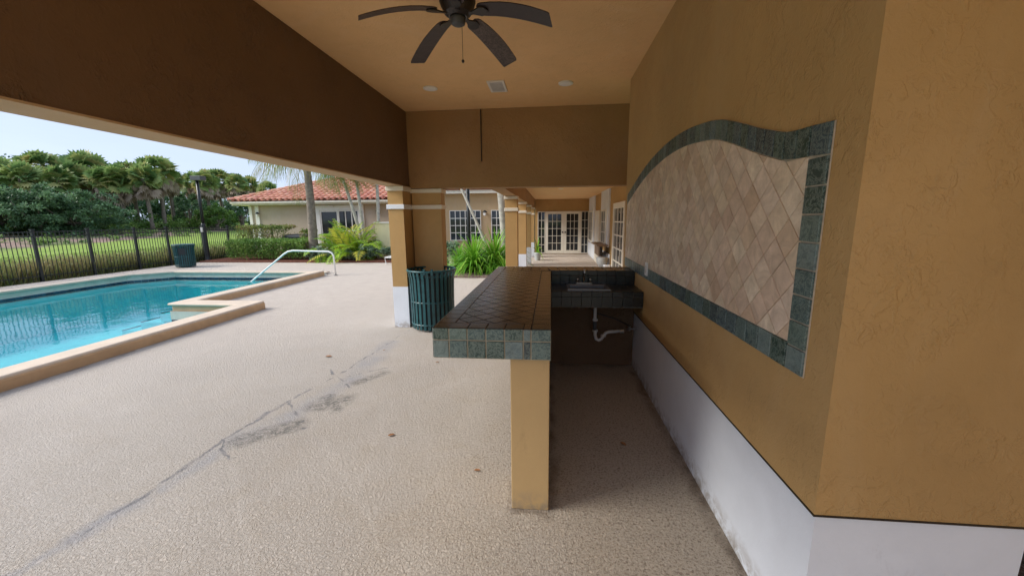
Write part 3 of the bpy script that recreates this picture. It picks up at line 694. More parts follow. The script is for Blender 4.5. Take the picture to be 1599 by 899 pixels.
# near row, then diagonals
for a, b in zip(cols[1:-1], cols[2:-1]): sq('border_tile', 0, 0, b-a, .098, flat_f, M['slate_brown'], ct, ((a+b)/2, 1.975, TZ-.003))
def diag(u0, u1, v0, v1, hd_, par, mat, z):
    for i in range(-1, int((u1-u0)/hd_)+3):
        for j in range(-1, int((v1-v0)/hd_)+3):
            if (i+j) % 2: continue
            cu = u0+i*hd_; cv = v0+j*hd_; h_ = hd_-.003
            p = [(cu-h_, cv), (cu, cv-h_), (cu+h_, cv), (cu, cv+h_)]
            for c_ in ((-1, 0, -u0), (1, 0, u1), (0, -1, -v0), (0, 1, v1)):
                if len(p) >= 3: p = clip(p, *c_)
            if len(p) < 3: continue
            place_tile('diamond_tile', [(a-cu, b-cv) for a, b in p], flat_f, mat, par, (cu, cv, z), .006)
diag(-.509, -.095, 2.026, 4.20, .0705, ct, M['slate_brown'], TZ-.003)
for k in range(9): sq('border_tile', 0, 0, .098, .098, flat_f, M['slate_brown'], ct, (.05+k*.0985, 4.265, TZ-.003))
for k in range(14):
    for j in range(2 if k > -1 else 1):
        x = -.46+k*.0985
        if x < .85: sq('border_tile', 0, 0, .098, .12, flat_f, M['slate_brown'], ct, (x, 4.375+j*.125, TZ-.003))
for k in range(5): sq('border_tile', 0, 0, .098, .1, flat_f, M['slate_brown'], ct, (-.46+k*.0985, 4.262, TZ-.003))
# backsplash and sink counter
sc_ = MB().box(.0065, .889, 3.79, 3.879, .74, .894).box(.0065, .2, 3.8795, 4.214, .74, .894).box(.56, .889, 3.8795, 4.214, .74, .894).box(.2005, .5595, 4.13, 4.214, .74, .894).build('sink_counter', M['grout_grey'], bar)
for k in range(9):
    a = .012+k*.0975; cx_ = a+.0485
    sq('edge_tile', 0, 0, .0975, .05, south_f, M['slate_dark'], sc_, (cx_, 3.789, .873), .006, .0014)
    sq('edge_tile', 0, 0, .0975, .098, south_f, M['slate_dark'], sc_, (cx_, 3.789, .798), .006, .0014)
    sq('backsplash_tile', 0, 0, .0975, .098, south_f, M['slate_dark'], sc_, (cx_, 4.2145, .945), .006, .0014)
    sq('backsplash_tile', 0, 0, .0975, .05, south_f, M['slate_dark'], sc_, (cx_, 4.2145, 1.021), .006, .0014)
    for j in range(4):
        y = 3.84+j*.0995
        if .17 < cx_ < .58 and 3.86 < y < 4.14: continue
        sq('counter_tile', 0, 0, .0975, .098, flat_f, M['slate_dark'], sc_, (cx_, y, .893), .006, .0014)
# sink
sk = thing('sink', 'small stainless steel bar sink with a chrome gooseneck tap', 'sink', (.38, 4.0, .9))
mb = MB()
for b_ in ((.17, .59, 3.86, 3.89), (.17, .59, 4.13, 4.19), (.17, .2, 3.8905, 4.1295), (.56, .59, 3.8905, 4.1295)): mb.box(*b_, .8995, .908)
rm = mb.build('rim', M['chrome'], sk, bevel=.002)
mb = MB().box(.205, .555, 3.885, 4.125, .745, .75)
for b_ in ((.2, .205, 3.885, 4.13), (.555, .56, 3.885, 4.13), (.205, .555, 3.88, 3.885), (.205, .555, 4.125, 4.13)): mb.box(*b_, .745, .899)
mb.build('bowl', M['chrome'], sk)
fc = MB().box(.27, .44, 4.135, 4.18, .908, .93).build('tap_base', M['chrome'], sk, bevel=.004)
MB().tube([(.355, 4.16, .93), (.355, 4.16, 1.03), (.355, 4.14, 1.065), (.355, 4.10, 1.075), (.355, 4.06, 1.06), (.355, 4.05, 1.03)], .009, 10).build('spout', M['chrome'], fc, smooth=True)
for x in (.29, .42): MB().tube([(x, 4.16, .93), (x, 4.16, .955), (x, 4.14, .965)], .012, 8).build('tap_handle', M['chrome'], fc, smooth=True)
# drain trap
tr = thing('drain_trap', 'white plastic drain pipe and trap under the sink counter', 'drain pipe', (.37, 4.0, .7))
q = lambda x, y: tuple(at(x, y, y=4.0))
x0 = at(929.5, 482, y=4.0).x
MB().tube([(x0, 4, .78), (x0, 4, at(0+929, 502, y=4.0).z)], .016, 12).build('tailpiece', M['pipe'], tr, smooth=True)
MB().tube([(x0, 4, at(929, 502, y=4.0).z+.005), (x0, 4, at(929, 516, y=4.0).z)], .019, 12).build('strainer_cup', M['condenser'], tr, smooth=True)
MB().tube([q(929.5, 516), q(929.3, 523), q(931, 529), q(935, 531), q(939, 529), q(943, 523), q(946, 519.5), q(950, 518), q(970, 516.5)], .0165, 12).build('trap_bend', M['pipe'], tr, smooth=True)
for a in ((929.5, 499), (929.3, 516), (942, 524)): 
    c_ = Vector(q(*a)); MB().lathe([(.026, -.010), (.028, 0), (.026, .010)], c_, 14).build('slip_nut', M['pipe'], tr)
MB().tube([q(968, 516.7), q(974, 516.3)], .024, 12).build('wall_flange', M['chrome'], tr)
MB().tube([(.34, 4.1, .78), (.36, 4.12, .70), (.50, 4.14, .60), (.68, 4.12, .55), (.80, 4.08, .50), (.82, 4.05, .49)], .006, 6).build('supply_hose', M['liner'], tr, smooth=True)
vl = thing('shut_off_valve', 'small dull metal shut-off valve on the base wall under the sink', 'valve', (.88, 4.1, .45))
MB().tube([(.905, 4.05, .46), (.80, 4.05, .46)], .008, 8).build('stub_pipe', M['chrome'], vl)
MB().tube([(.82, 4.05, .44), (.82, 4.05, .49)], .016, 10).build('valve_body', M['chrome'], vl)
MB().tube([(.86, 4.05, .455), (.86, 4.05, .37)], .007, 8).build('supply_pipe', M['brown_metal'], vl)

# ================================================================ CEILING FAN, LIGHTS, VENT
FC = Vector((-.6, 2.72, 0))
fan = thing('ceiling_fan', 'dark bronze ceiling fan with five drooping weathered blades', 'ceiling fan', (FC.x, FC.y, 3.14))
MB().lathe([(.07, 3.05), (.085, 3.138)], FC, 20).build('canopy', M['fan_dark'], fan)
MB().lathe([(.105, 2.93), (.115, 2.95), (.115, 3.06), (.09, 3.08), (.03, 3.09)], FC, 28).build('motor_housing', M['fan_dark'], fan, bevel=0)
MB().lathe([(.06, 2.865), (.085, 2.885), (.10, 2.915), (.108, 2.929)], FC, 28).build('lower_housing', M['fan_dark'], fan)
MB().lathe([(.03, 2.818), (.044, 2.826), (.048, 2.85), (.05, 2.864)], FC, 20).build('switch_cap', M['condenser'], fan, smooth=True)
for k, a in enumerate((-10, 62, 134, 206, 278)):
    a = R(a); ca, sa = math.cos(a), math.sin(a); tw_ = R(-13)
    def bl(r_, s_, dz=0):
        # r along the blade, s across; droops to its tip
        z = 2.888-.12*((r_-.12)/.48)**1.8 if r_ > .12 else 2.888
        z += s_*math.tan(tw_)+dz
        return (FC.x+r_*ca-s_*sa, FC.y+r_*sa+s_*ca, z)
    arm = MB()
    pr_ = [(.05, .018), (.10, .012), (.15, .035), (.185, .03), (.20, .012)]
    v = []
    for (r_, w_) in pr_: v += [bl(r_, -w_, -.012), bl(r_, w_, -.012), bl(r_, w_, -.004), bl(r_, -w_, -.004)]
    arm.v = v
    for i in range(len(pr_)-1):
        for j in range(4): q0 = i*4+j; q1 = i*4+(j+1) % 4; arm.f.append((q0, q1, q1+4, q0+4)); arm.t.append(.5)
    arm.f += [(3, 2, 1, 0), tuple(len(v)-4+j for j in range(4))]; arm.t += [.5, .5]
    bd = MB(); pr_ = [(.135, .030), (.15, .046), (.17, .052)]+[(.17+.43*t, .052+.012*math.sin(t*2.4)) for t in (.15, .3, .45, .6, .75, .9, .975)]+[(.60, .055)]
    v = []
    for (r_, w_) in pr_: v += [bl(r_, -w_), bl(r_, -w_*.3), bl(r_, w_*.4), bl(r_, w_), bl(r_, w_, .006), bl(r_, -w_, .006)]
    bd.v = v
    for i in range(len(pr_)-1):
        for j in range(6): q0 = i*6+j; q1 = i*6+(j+1) % 6; bd.f.append((q0, q1, q1+6, q0+6)); bd.t.append(.5)
    bd.f += [(5, 4, 3, 2, 1, 0), tuple(len(v)-6+j for j in range(6))]; bd.t += [.5, .5]
    b_ = bd.build('blade', M['fan_blade'], fan, fix=True); arm.build('blade_bracket', M['fan_dark'], fan, fix=True)
pc = at(723, 96, y=2.72)
MB().tube([(pc.x, pc.y-.0, 2.84), (pc.x, pc.y, pc.z+.01)], .0016, 6).build('pull_chain', M['fan_dark'], fan)
MB().lathe([(.004, .010), (.009, .004), (.009, -.004), (.004, -.010)][::-1], pc, 10).build('chain_knob', M['fan_dark'], fan, smooth=True)
def downlight(x, y, z, r_, label):
    t = thing('recessed_light', label, 'ceiling light', (x, y, z), 'recessed ceiling lights')
    MB().lathe([(r_*.98, -.014), (r_, -.008), (r_, -.0005)], (x, y, z), 28).build('trim_ring', M['white_trim'], t, smooth=False)
    MB().lathe([(r_*.72, -.0165), (r_*.76, -.0145)], (x, y, z), 28).build('lens', M['lens_white'], t)
downlight(-1.44, 4.9, CZ, .085, 'unlit round recessed light in the ceiling left of the vent')
downlight(.16, 4.92, CZ, .085, 'unlit round recessed light in the ceiling right of the vent')
downlight(.30, 9.4, 2.43, .07, 'unlit recessed light in the arcade ceiling nearer the pavilion')
downlight(.28, 11.6, 2.43, .07, 'unlit recessed light in the arcade ceiling nearer the end doors')
vt = thing('ceiling_vent', 'square cream louvred vent in the ceiling beyond the fan', 'vent', (-.64, 4.93, CZ))
mb = MB()
for b_ in ((-.74, -.54, 4.74, 4.765), (-.74, -.54, 5.095, 5.12), (-.74, -.715, 4.7655, 5.0945), (-.565, -.54, 4.7655, 5.0945)): mb.box(*b_, CZ-.014, CZ-.0005)
mb.build('vent_frame', M['white_trim'], vt)
box('vent_back', M['liner'], vt, -.7145, -.5655, 4.766, 5.094, CZ-.004, CZ-.001)
for k in range(9): box('louvre', M['pipe'], vt, -.7145, -.5655, 4.775+k*.0355, 4.797+k*.0355, CZ-.012, CZ-.0045)

# ================================================================ LITTER BINS
def make_bin(label, loc, side_hood=False):
    t = thing('litter_bin', label, 'litter bin', loc, 'green slatted litter bins')
    H_ = .86; r0 = .29
    MB().lathe([(.22, .04), (.235, .05), (.245, .80), (.225, .80), (.22, .10)], (0, 0, 0), 28).build('liner', M['liner'], t, local=True)
    for z in (.10, .42, .78):
        mb = MB(); n = 36; pts = [(math.cos(2*math.pi*i/n)*.272, math.sin(2*math.pi*i/n)*.272, z) for i in range(n+1)]; mb.tube(pts, .012, 6, False).build('hoop', M['green_metal'], t, local=True)
    n = 36; pts = [(math.cos(2*math.pi*i/n)*.305, math.sin(2*math.pi*i/n)*.305, H_) for i in range(n+1)]; MB().tube(pts, .015, 8, False).build('rim', M['green_metal'], t, local=True, smooth=True)
    sm = MB(); w_ = .017
    prof = [(.268, .03), (.272, .1), (.275, .5), (.282, .74), (.300, .84), (.306, .86)]
    for i, (r_, z) in enumerate(prof): sm.v += [(r_, -w_, z), (r_+.008, -w_, z), (r_+.008, w_, z), (r_, w_, z)]
    for i in range(len(prof)-1):
        for j in range(4): q0 = i*4+j; q1 = i*4+(j+1) % 4; sm.f.append((q0, q1, q1+4, q0+4)); sm.t.append(.5)
    sm.f += [(3, 2, 1, 0), tuple(len(sm.v)-4+j for j in range(4))]; sm.t += [.5, .5]
    me = sm.mesh('slat', M['green_metal'])
    ns = 30
    for i in range(ns):
        link('slat', me, t, rot=(0, 0, 2*math.pi*i/ns), local=True)
    MB().lathe([(.16, 0), (.16, .03), (.05, .035)], (0, 0, 0), 20).build('foot', M['green_metal'], t, local=True)
    for k in range(2): MB().box(-.012+.1*k, .012+.1*k, -.315, -.30, .82, .90).build('lid_hinge', M['green_metal'], t, local=True)
    if side_hood:
        MB().box(-.09, .09, -.30, -.285, .50, .74).build('chute_opening', M['liner'], t, local=True)
        MB().lathe([(.31, .865), (.31, .885), (.05, .90)], (0, 0, 0), 28).build('lid', M['green_metal'], t, local=True)
    return t
b1 = make_bin('open-topped green slatted litter bin beside the tan column and bar', (-1.745, 5.60, 0)); b1.scale = (1.13, 1.13, 1.02)
b2 = make_bin('green slatted litter bin with a lid standing by the pool fence', (-12.95, 12.75, 0), True); b2.scale = (1.05, 1.05, .92); b2.rotation_euler.z = R(35)

# ================================================================ FENCE AND LAMP POST
FX = -14.2
fence = thing('metal_fence', 'black metal picket fence between the pool deck and the field', 'fence', (FX, 10, 0))
posts = [4.2, 5.55, 6.9, 8.2, 9.57, 10.88, 12.25, 13.4, 14.9, 16.2, 17.6, 19.0]
pm = MB().box(-.032, .032, -.032, .032, -.1, 1.40).box(-.042, .042, -.042, .042, 1.40, 1.43).mesh('fence_post', M['black_metal'])
for y in posts: link('fence_post', pm, fence, loc=(FX, y, 0))
for z in (1.34, 1.22, .12):
    for a, b in zip(posts, posts[1:]): box('rail', M['black_metal'], fence, FX-.013, FX+.013, a+.033, b-.033, z, z+.024)
km = MB().box(-.0065, .0065, -.0065, .0065, .02, 1.37).mesh('picket', M['black_metal'])
for a, b in zip(posts, posts[1:]):
    n = round((b-a)/.098)
    for i in range(1, n): link('picket', km, fence, loc=(FX, a+(b-a)*i/n, 0))
lamp = thing('pool_light_post', 'tall dark light post with a flat box head at the corner of the pool fence', 'light post', (-13.95, 14.75, 0))
LP = Vector((-13.95, 14.75, 0))
MB().lathe([(.11, 0), (.12, .05), (.10, .12), (.085, .2), (.08, 1.45), (.07, 1.5), (.06, 1.52)], LP, 16).build('post_base', M['black_metal'], lamp, smooth=False)
MB().tube([LP+Vector((0, 0, 1.5)), LP+Vector((0, 0, 3.2))], [.06, .05], 12).build('post_shaft', M['black_metal'], lamp, smooth=True)
box('lamp_head', M['condenser'], lamp, LP.x-.16, LP.x+.28, LP.y-.14, LP.y+.14, 3.19, 3.36, bevel=.01)
box('timer_box', M['pipe'], lamp, LP.x-.03, LP.x+.05, LP.y-.13, LP.y-.085, 1.18, 1.36, bevel=.004)

# ================================================================ HOUSE (left) AND WING
def barrel(w=.26, L=.40):
    """one S-shaped clay tile, lying along +y (up-slope), 12 segments"""
    mb = MB(); n = 6; prof = []
    for i in range(n+1): a = math.pi*(1-i/n); prof.append((w*.36*math.cos(a), w*.30*math.sin(a)+.012))
    prof += [(w*.5, .0), (w*.64, .0)]
    m = len(prof)
    for y, sc in ((0, 1.0), (L, .86)):
        for (x, z) in prof: mb.v.append((x, y, z*sc+(.022 if y == 0 else 0)))
    for (x, z) in prof: mb.v.append((x, 0, max(0, z-.012)+.010))
    for i in range(m-1): mb.f.append((i, i+1, m+i+1, m+i)); mb.f.append((2*m+i, 2*m+i+1, i+1, i)); mb.t += [.5, .5]
    return mb.mesh('roof_tile', M['roof_tile'], smooth=False)
TW, TL = .33, .36
tile_me = barrel(TW*1.05, TL*1.12)
def hip_roof(parent, x0, x1, y0, y1, z, s, rows, xa=None, xb=None):
    """hip roof slab + clay tiles on its near slope"""
    t = min(x1-x0, y1-y0)/2; zr = z+s*t
    v = [(x0, y0, z), (x1, y0, z), (x1, y1, z), (x0, y1, z), (x0+t, y0+t, zr), (x1-t, y0+t, zr), (x1-t, y1-t, zr), (x0+t, y1-t, zr)]
    mb = MB(); mb.v = v; mb.f = [(0, 1, 5, 4), (1, 2, 6, 5), (2, 3, 7, 6), (3, 0, 4, 7), (4, 5, 6, 7), (3, 2, 1, 0)]; mb.t = [.5]*6
    rf = mb.build('roof', M['roof_tile'], parent)
    ang = math.atan(s); n = 0
    for r_ in range(rows):
        d = r_*TL*math.cos(ang); a = max(x0+d, xa or -1e9); b = min(x1-d, xb or 1e9); k = int((b-a)/TW)
        for i in range(k+1):
            x = a+i*TW+TW*.4
            if x > b: break
            link('roof_tile', tile_me, rf, loc=(x, y0+d-.03, z+s*d+.01+random.uniform(0, .012)), rot=(ang, 0, random.uniform(-.03, .03))); n += 1
    # hip caps
    for i in range(int(t*math.sqrt(2)/.36)):
        p = Vector((x0, y0, z))+Vector((1, 1, s)).normalized()*(.36*i); dd = Vector((1, 1, s)).normalized()
        link('hip_tile', tile_me, rf, loc=p+Vector((0, 0, .05)), rot=(ang*.8, 0, R(-45)))
    return rf
hs = thing('pool_house', 'low tan house with terracotta tile hip roof and white-framed sliding door', 'house', (-11, 20.4, 0))
HX0, HX1, HY = -16.35, -6.2, 20.35
box('wall', M['house_stucco'], hs, HX0, HX1, HY, 28.6, 0, 2.42)
box('corner_board', M['white_trim'], hs, HX0-.03, HX0+.13, HY-.05, HY-.003, 0, 2.40); box('corner_board', M['white_trim'], hs, HX0+.33, HX0+.55, HY-.06, HY-.003, 0, 2.40, bevel=.01)
box('fascia', M['fascia'], hs, -17.0, -5.9, 19.9, 19.95, 2.43, 2.60, bevel=.01); box('soffit', M['fascia'], hs, -17.0, -5.9, 19.951, 28.9, 2.421, 2.45)
box('gutter', M['fascia'], hs, -17.02, -5.9, 19.80, 19.895, 2.50, 2.61, bevel=.015)
hip_roof(hs, -17.1, -5.8, 19.8, 29.6, 2.62, .366, 12, xb=-8.1)
pO = at(498, 328, y=HY); 
sx0, sx1 = at(500, 330, y=HY).x, at(560, 330, y=HY).x
so_ = MB().box(sx0-.32, sx0, HY-.08, HY-.002, 0, 2.40).box(sx1, sx1+.3, HY-.08, HY-.002, 0, 2.40).box(sx0, sx1, HY-.08, HY-.002, 2.12, 2.40).build('door_surround', M['white_trim'], hs)
fh = lambda u, e, z: (u, HY-.003-e, z)
glazed('sliding_door', hs, fh, sx0, sx0+(sx1-sx0)*.47, .1, 2.11, 1, 1, .07, .02, M['white_trim'])
glazed('window', hs, fh, sx0+(sx1-sx0)*.475, sx1, 1.0, 2.11, 3, 1, .05, .05, M['white_trim'])
box('vent_cap', M['white_trim'], hs, sx0+.55, sx0+.85, HY-.15, HY-.081, 2.30, 2.36, bevel=.01)
def sconce(p, label):
    t = thing('wall_light', label, 'wall light', p, 'black wall lights')
    p = Vector(p); MB().lathe([(.03, .16), (.10, .10), (.11, .07), (.05, .06)][::-1], p, 12).build('lamp_hood', M['black_metal'], t)
    MB().lathe([(.045, -.08), (.06, -.06), (.065, .06)], p, 12).build('lamp_glass', M['lens_white'], t)
    MB().box(p.x-.03, p.x+.03, p.y+.05, p.y+.16, p.z+.0, p.z+.08).build('wall_bracket', M['black_metal'], t)
pA = at(402, 336, y=HY-.12); sconce(tuple(pA), 'black wall lantern on the tan house left of the big palm trunk')
pA = at(590, 332, y=HY-.12); sconce(tuple(pA), 'black wall lantern on the tan house right of its sliding door')
pA = at(757, 334, y=17.83); sconce(tuple(pA), 'small wall lantern between the two gridded windows of the wing')

wg = thing('clubhouse_wing', 'tan stucco clubhouse wing with white gridded windows under a tiled eave', 'building', (-3, 18, 0))
box('wall', M['outer_stucco'], wg, -5.9, -.75, 18.0, 24, 0, 2.72)
box('fascia', M['fascia'], wg, -6.2, -.75, 17.62, 17.66, 2.72, 2.87, bevel=.01)
box('soffit', M['fascia'], wg, -6.2, -.75, 17.661, 18.5, 2.722, 2.74)
hip_roof(wg, -6.3, 5, 17.55, 26, 2.88, .366, 4, xb=-.8)
fw = lambda u, e, z: (u, 17.998-e, z)
a_, b_ = at(702, 329, y=18).x, at(751, 329, y=18).x
glazed('window', wg, fw, a_, b_, .62, 1.99, 6, 4, .03, .03, M['white_trim'])
a_, b_ = at(767, 329, y=18).x, at(806, 329, y=18).x
glazed('window', wg, fw, a_, b_, .62, 1.99, 5, 4, .03, .03, M['white_trim'])
# dark lamp post before the wing
lp = thing('garden_lamp_post', 'dark lamp post standing behind the bright strap-leaf plants', 'lamp post', (-2.72, 13.4, 0))
x_ = at(731.5, 340, y=13.4).x
MB().tube([(x_, 13.4, .04), (x_, 13.4, 3.1)], .062, 12).build('post_shaft', M['black_metal'], lp, smooth=True)
MB().lathe([(.10, 3.1), (.14, 3.15), (.16, 3.4), (.05, 3.52)], (x_, 13.4, 0), 10).build('lantern', M['lens_white'], lp)
# pale yellow cabinet, AC condenser
cb = thing('utility_cabinet', 'pale yellow utility cabinet beside the yellow-green palm', 'cabinet', (-6.6, 15.6, 0))
a_, b_ = at(585, 350, y=15.6).x, at(611, 350, y=15.6).x; zt = at(590, 349, y=15.6).z
box('cabinet_body', M['yellow_box'], cb, a_, b_+.2, 15.6, 16.0, .03, zt, bevel=.01)
box('cabinet_cap', M['fascia'], cb, a_-.03, b_+.23, 15.57, 16.03, zt+.001, zt+.06, bevel=.01); box('cabinet_door', M['yellow_box'], cb, a_+.12, b_+.1, 15.585, 15.599, .15, zt-.12, bevel=.004)
ac = thing('air_conditioner', 'dark grey air conditioning condenser between hedge and palm trunk', 'air conditioner', (-10.9, 16, 0))
a_, b_ = at(440, 375, y=16).x, at(473, 375, y=16).x
box('housing', M['condenser'], ac, a_, b_, 16, 16.9, .05, .98, bevel=.03); box('top_grille', M['black_metal'], ac, a_+.08, b_-.08, 16.1, 16.8, .981, 1.01)
for k in range(8): box('side_louvre', M['black_metal'], ac, a_+.05, b_-.05, 15.985, 15.999, .15+k*.1, .19+k*.1)
box('condenser_pad', M['path'], ac, a_-.05, b_+.05, 15.95, 16.95, .0, .049)
# drinking fountain in the arcade
df = thing('drinking_fountain', 'brown wall drinking fountain with louvres above a grey bowl in the arcade', 'drinking fountain', (1.5, 12, 0))
box('cabinet', M['brown_metal'], df, 1.38, 1.498, 11.55, 12.6, .50, .80, bevel=.01); box('shelf_top', M['brown_metal'], df, 1.32, 1.63, 11.4, 12.9, .801, .84, bevel=.005)
for k in range(2): box('louvre_panel', M['black_metal'], df, 1.42+k*.0, 1.45, 11.54, 11.549, .53, .77) if k == 0 else box('louvre_panel', M['black_metal'], df, 1.46, 1.49, 11.54, 11.549, .53, .77)
MB().lathe([(.03, .20), (.10, .23), (.16, .34), (.165, .48), (.15, .49)], (1.48, 11.45, 0), 20).build('bowl', M['grey_bowl'], df, smooth=True)
# low white lounger end beside the column
pch = thing('sun_lounger', 'end of a low white sun lounger showing left of the corner column', 'sun lounger', (-6.0, 13.9, 0))
lx = at(601, 405, y=13.7).x
for y in (13.7, 14.3): MB().tube([(lx+.04, y, 0), (lx, y, .25), (lx+1.9, y, .25), (lx+1.88, y, 0)], .02, 8).build('side_frame', M['white_metal'], pch)
for k in range(14): box('strap', M['white_metal'], pch, lx+.03+k*.13, lx+.12+k*.13, 13.71, 14.29, .272, .279)
# ================================================================ VEGETATION
rnd = random.Random(11)
def rv(s=1.0): return Vector((rnd.gauss(0, 1), rnd.gauss(0, 1), rnd.gauss(0, 1))).normalized()*s
def leaf(mb, p, d, up, L, w, t):
    side = d.cross(up)
    if side.length < 1e-4: side = d.orthogonal()
    side = side.normalized()*w/2; e = p+d*L
    mb.poly([p, p+d*L*.45+side, e, p+d*L*.45-side], t)
def cloud(mb, c, rad, n, L, w, clumps=None, tint=(0, 1), flat=.5, shell=.55):
    """leaves gathered in clumps through an ellipsoid, more of them near its skin"""
    c = Vector(c); k = clumps or max(3, n//60); cs = []
    for _ in range(k):
        d = rv(); r_ = shell+(1-shell)*rnd.random(); cs.append((Vector((c.x+d.x*rad[0]*r_, c.y+d.y*rad[1]*r_, c.z+d.z*rad[2]*r_)), rnd.uniform(*tint), rnd.uniform(.16, .34)))
    for _ in range(n):
        cc, t, s = rnd.choice(cs); d = rv()*(rnd.random()**.5); p = cc+Vector((d.x*rad[0]*s, d.y*rad[1]*s, d.z*rad[2]*s*.8))
        dr = (d*.7+rv()*.7+Vector((0, 0, -.15))).normalized(); leaf(mb, p, dr, (Vector((0, 0, 1))+rv()*flat).normalized(), L*rnd.uniform(.7, 1.3), w*rnd.uniform(.7, 1.3), min(1, max(0, t+rnd.gauss(0, .13))))
def hedge(mb, x0, x1, y0, y1, z0, z1, n, L, w, tint=(0, 1)):
    for _ in range(n):
        f_ = rnd.random(); p = Vector((rnd.uniform(x0, x1), rnd.uniform(y0, y1), rnd.uniform(z0, z1)))
        if f_ < .45: p.z = z1+rnd.gauss(0, .035)+.05*mnoise.noise(p*2.3)
        elif f_ < .85: p.y = y0+rnd.gauss(0, .05)+.09*mnoise.noise(p*2.1)
        t = .5+.55*mnoise.noise(p*1.8)+rnd.gauss(0, .18); d = (rv()+Vector((0, -.4, .5))).normalized()
        leaf(mb, p, d, (Vector((0, 0, 1))+rv()*.7).normalized(), L*rnd.uniform(.6, 1.4), w*rnd.uniform(.7, 1.3), min(1, max(0, tint[0]+(tint[1]-tint[0])*t)))
# --- fan palms beyond the field
def sabal_crown(seed, dead=True):
    rnd.seed(seed); g_ = MB(); s_ = MB()
    def fan_leaf(mb, c, d, L, n, t, droop):
        e = c+d*L*.55; side = d.cross(Vector((0, 0, 1)))
        if side.length < .05: side = Vector((1, 0, 0))
        side.normalize(); side = Matrix.Rotation(rnd.uniform(-1.3, 1.3), 3, d) @ side; up = side.cross(d).normalized()
        for i in range(n):
            a = (i/(n-1)-.5)*R(200); dd = (d*math.cos(a)+side*math.sin(a)).normalized(); dd = (dd+Vector((0, 0, -droop))).normalized()
            l_ = L*.62*(1-.25*abs(i/(n-1)-.5)*2)*rnd.uniform(.85, 1.1); w_ = dd.cross(up).normalized()*L*.10; m_ = e+dd*l_*.5
            mb.poly([e, m_+w_, e+dd*l_+Vector((0, 0, -droop*l_*.3)), m_-w_], min(1, max(0, t+rnd.gauss(0, .08))))
        mb.poly([c, e+up*.02, e-up*.02+side*.03], t)
    for k in range(84):
        th = k*2.399+rnd.uniform(-.3, .3); ph = R(-52+138*((k+.5)/84)**.9); d = Vector((math.cos(th)*math.cos(ph), math.sin(th)*math.cos(ph), math.sin(ph)))
        fan_leaf(g_, d*rnd.uniform(.05, .45), d, rnd.uniform(.95, 1.3), 12, rnd.uniform(-.1, .85)+.45*max(0, -math.sin(ph))+.1, rnd.uniform(.2, .5))
    if dead:
        for k in range(40):
            th = k*2.399; ph = R(rnd.uniform(-85, -22)); d = Vector((math.cos(th)*math.cos(ph), math.sin(th)*math.cos(ph), math.sin(ph)))
            fan_leaf(s_, Vector((0, 0, rnd.uniform(-.9, -.45)))+Vector((d.x, d.y, 0))*.35, d, rnd.uniform(1.1, 1.6), 9, rnd.uniform(.1, .9), .6)
    return g_.mesh('crown', M['sabal']), s_.mesh('dead_fronds', M['skirt']) if dead else None
variants = [sabal_crown(s_) for s_ in (21, 22, 23, 24)]
def trunk_mesh(H_, r0, r1, lean, mat, seed):
    rnd.seed(seed); pts = []; n = 8
    for i in range(n+1): t = i/n; pts.append((lean[0]*t*t, lean[1]*t*t, H_*t))
    mb = MB(); mb.tube(pts, [(r0+(r1-r0)*i/n)*(1.0 if i % 2 else 1.06) for i in range(n+1)], 9); return mb.mesh('trunk', mat, smooth=True)
def ratio_pos(px, depth_x):
    p = at(px, 400, x=depth_x); return p.x, p.y
palms = [  # px, x-plane, crown top py, scale
 (8, -52, 262, 1.0), (38, -54, 254, 1.05), (62, -50, 258, 1.0), (90, -53, 240, 1.1), (112, -49, 262, 1.0), (133, -51, 256, 1.1), (160, -52, 243, 1.25), (184, -47, 262, .95),
 (206, -46, 262, 1.05), (226, -48, 256, 1.0), (246, -44, 260, 1.0), (266, -45, 247, 1.15), (281, -46, 264, .9), (318, -48, 272, .9), (338, -44, 270, .95), (358, -47, 266, 1.1), (384, -43, 274, .9), (402, -46, 278, .8), (430, -50, 286, .9)]
desc = ['at the far left edge', 'second from the left edge', 'third from the left edge', 'with the highest tip over the left part', 'just right of the highest dark tip', 'above the low spreading tree', 'with the widest pale crown', 'just right of the widest pale crown',
        'fourth left of the gap before the light post', 'third left of the gap before the light post', 'second left of the gap before the light post', 'tallest beside the gap left of the light post', 'short, tucked under the tallest beside the gap',
        'immediately right of the light post head', 'second right of the light post', 'tallest right of the light post', 'beside the corner of the house roof', 'smallest, over the left tip of the house roof', 'showing over the house roof behind the feather palm']
for i, (px, X, ty, sc_k) in enumerate(palms):
    x, y = ratio_pos(px, X); zt = at(px, ty, x=X).z; zb = hgt(x, y)-.1; L = zt-1.45*sc_k-zb
    t = thing('fan_palm', 'fan palm beyond the field, '+desc[i], 'palm tree', (x, y, zb), 'fan palms in the tree line')
    link('trunk', trunk_mesh(L, .2, .16, (rnd.uniform(-.5, .5), rnd.uniform(-.4, .4)), M['trunk'], 100+i), t, local=True)
    cw, sk_ = variants[i % 4]; lx = 0
    c_ = link('crown', cw, t, loc=(0, 0, L), rot=(0, 0, i*1.3), local=True); c_.scale = (sc_k*1.2, sc_k*1.2, sc_k*1.05)
    c_ = link('dead_fronds', sk_, t, loc=(0, 0, L), rot=(0, 0, i*2.1), local=True); c_.scale = (sc_k,)*3
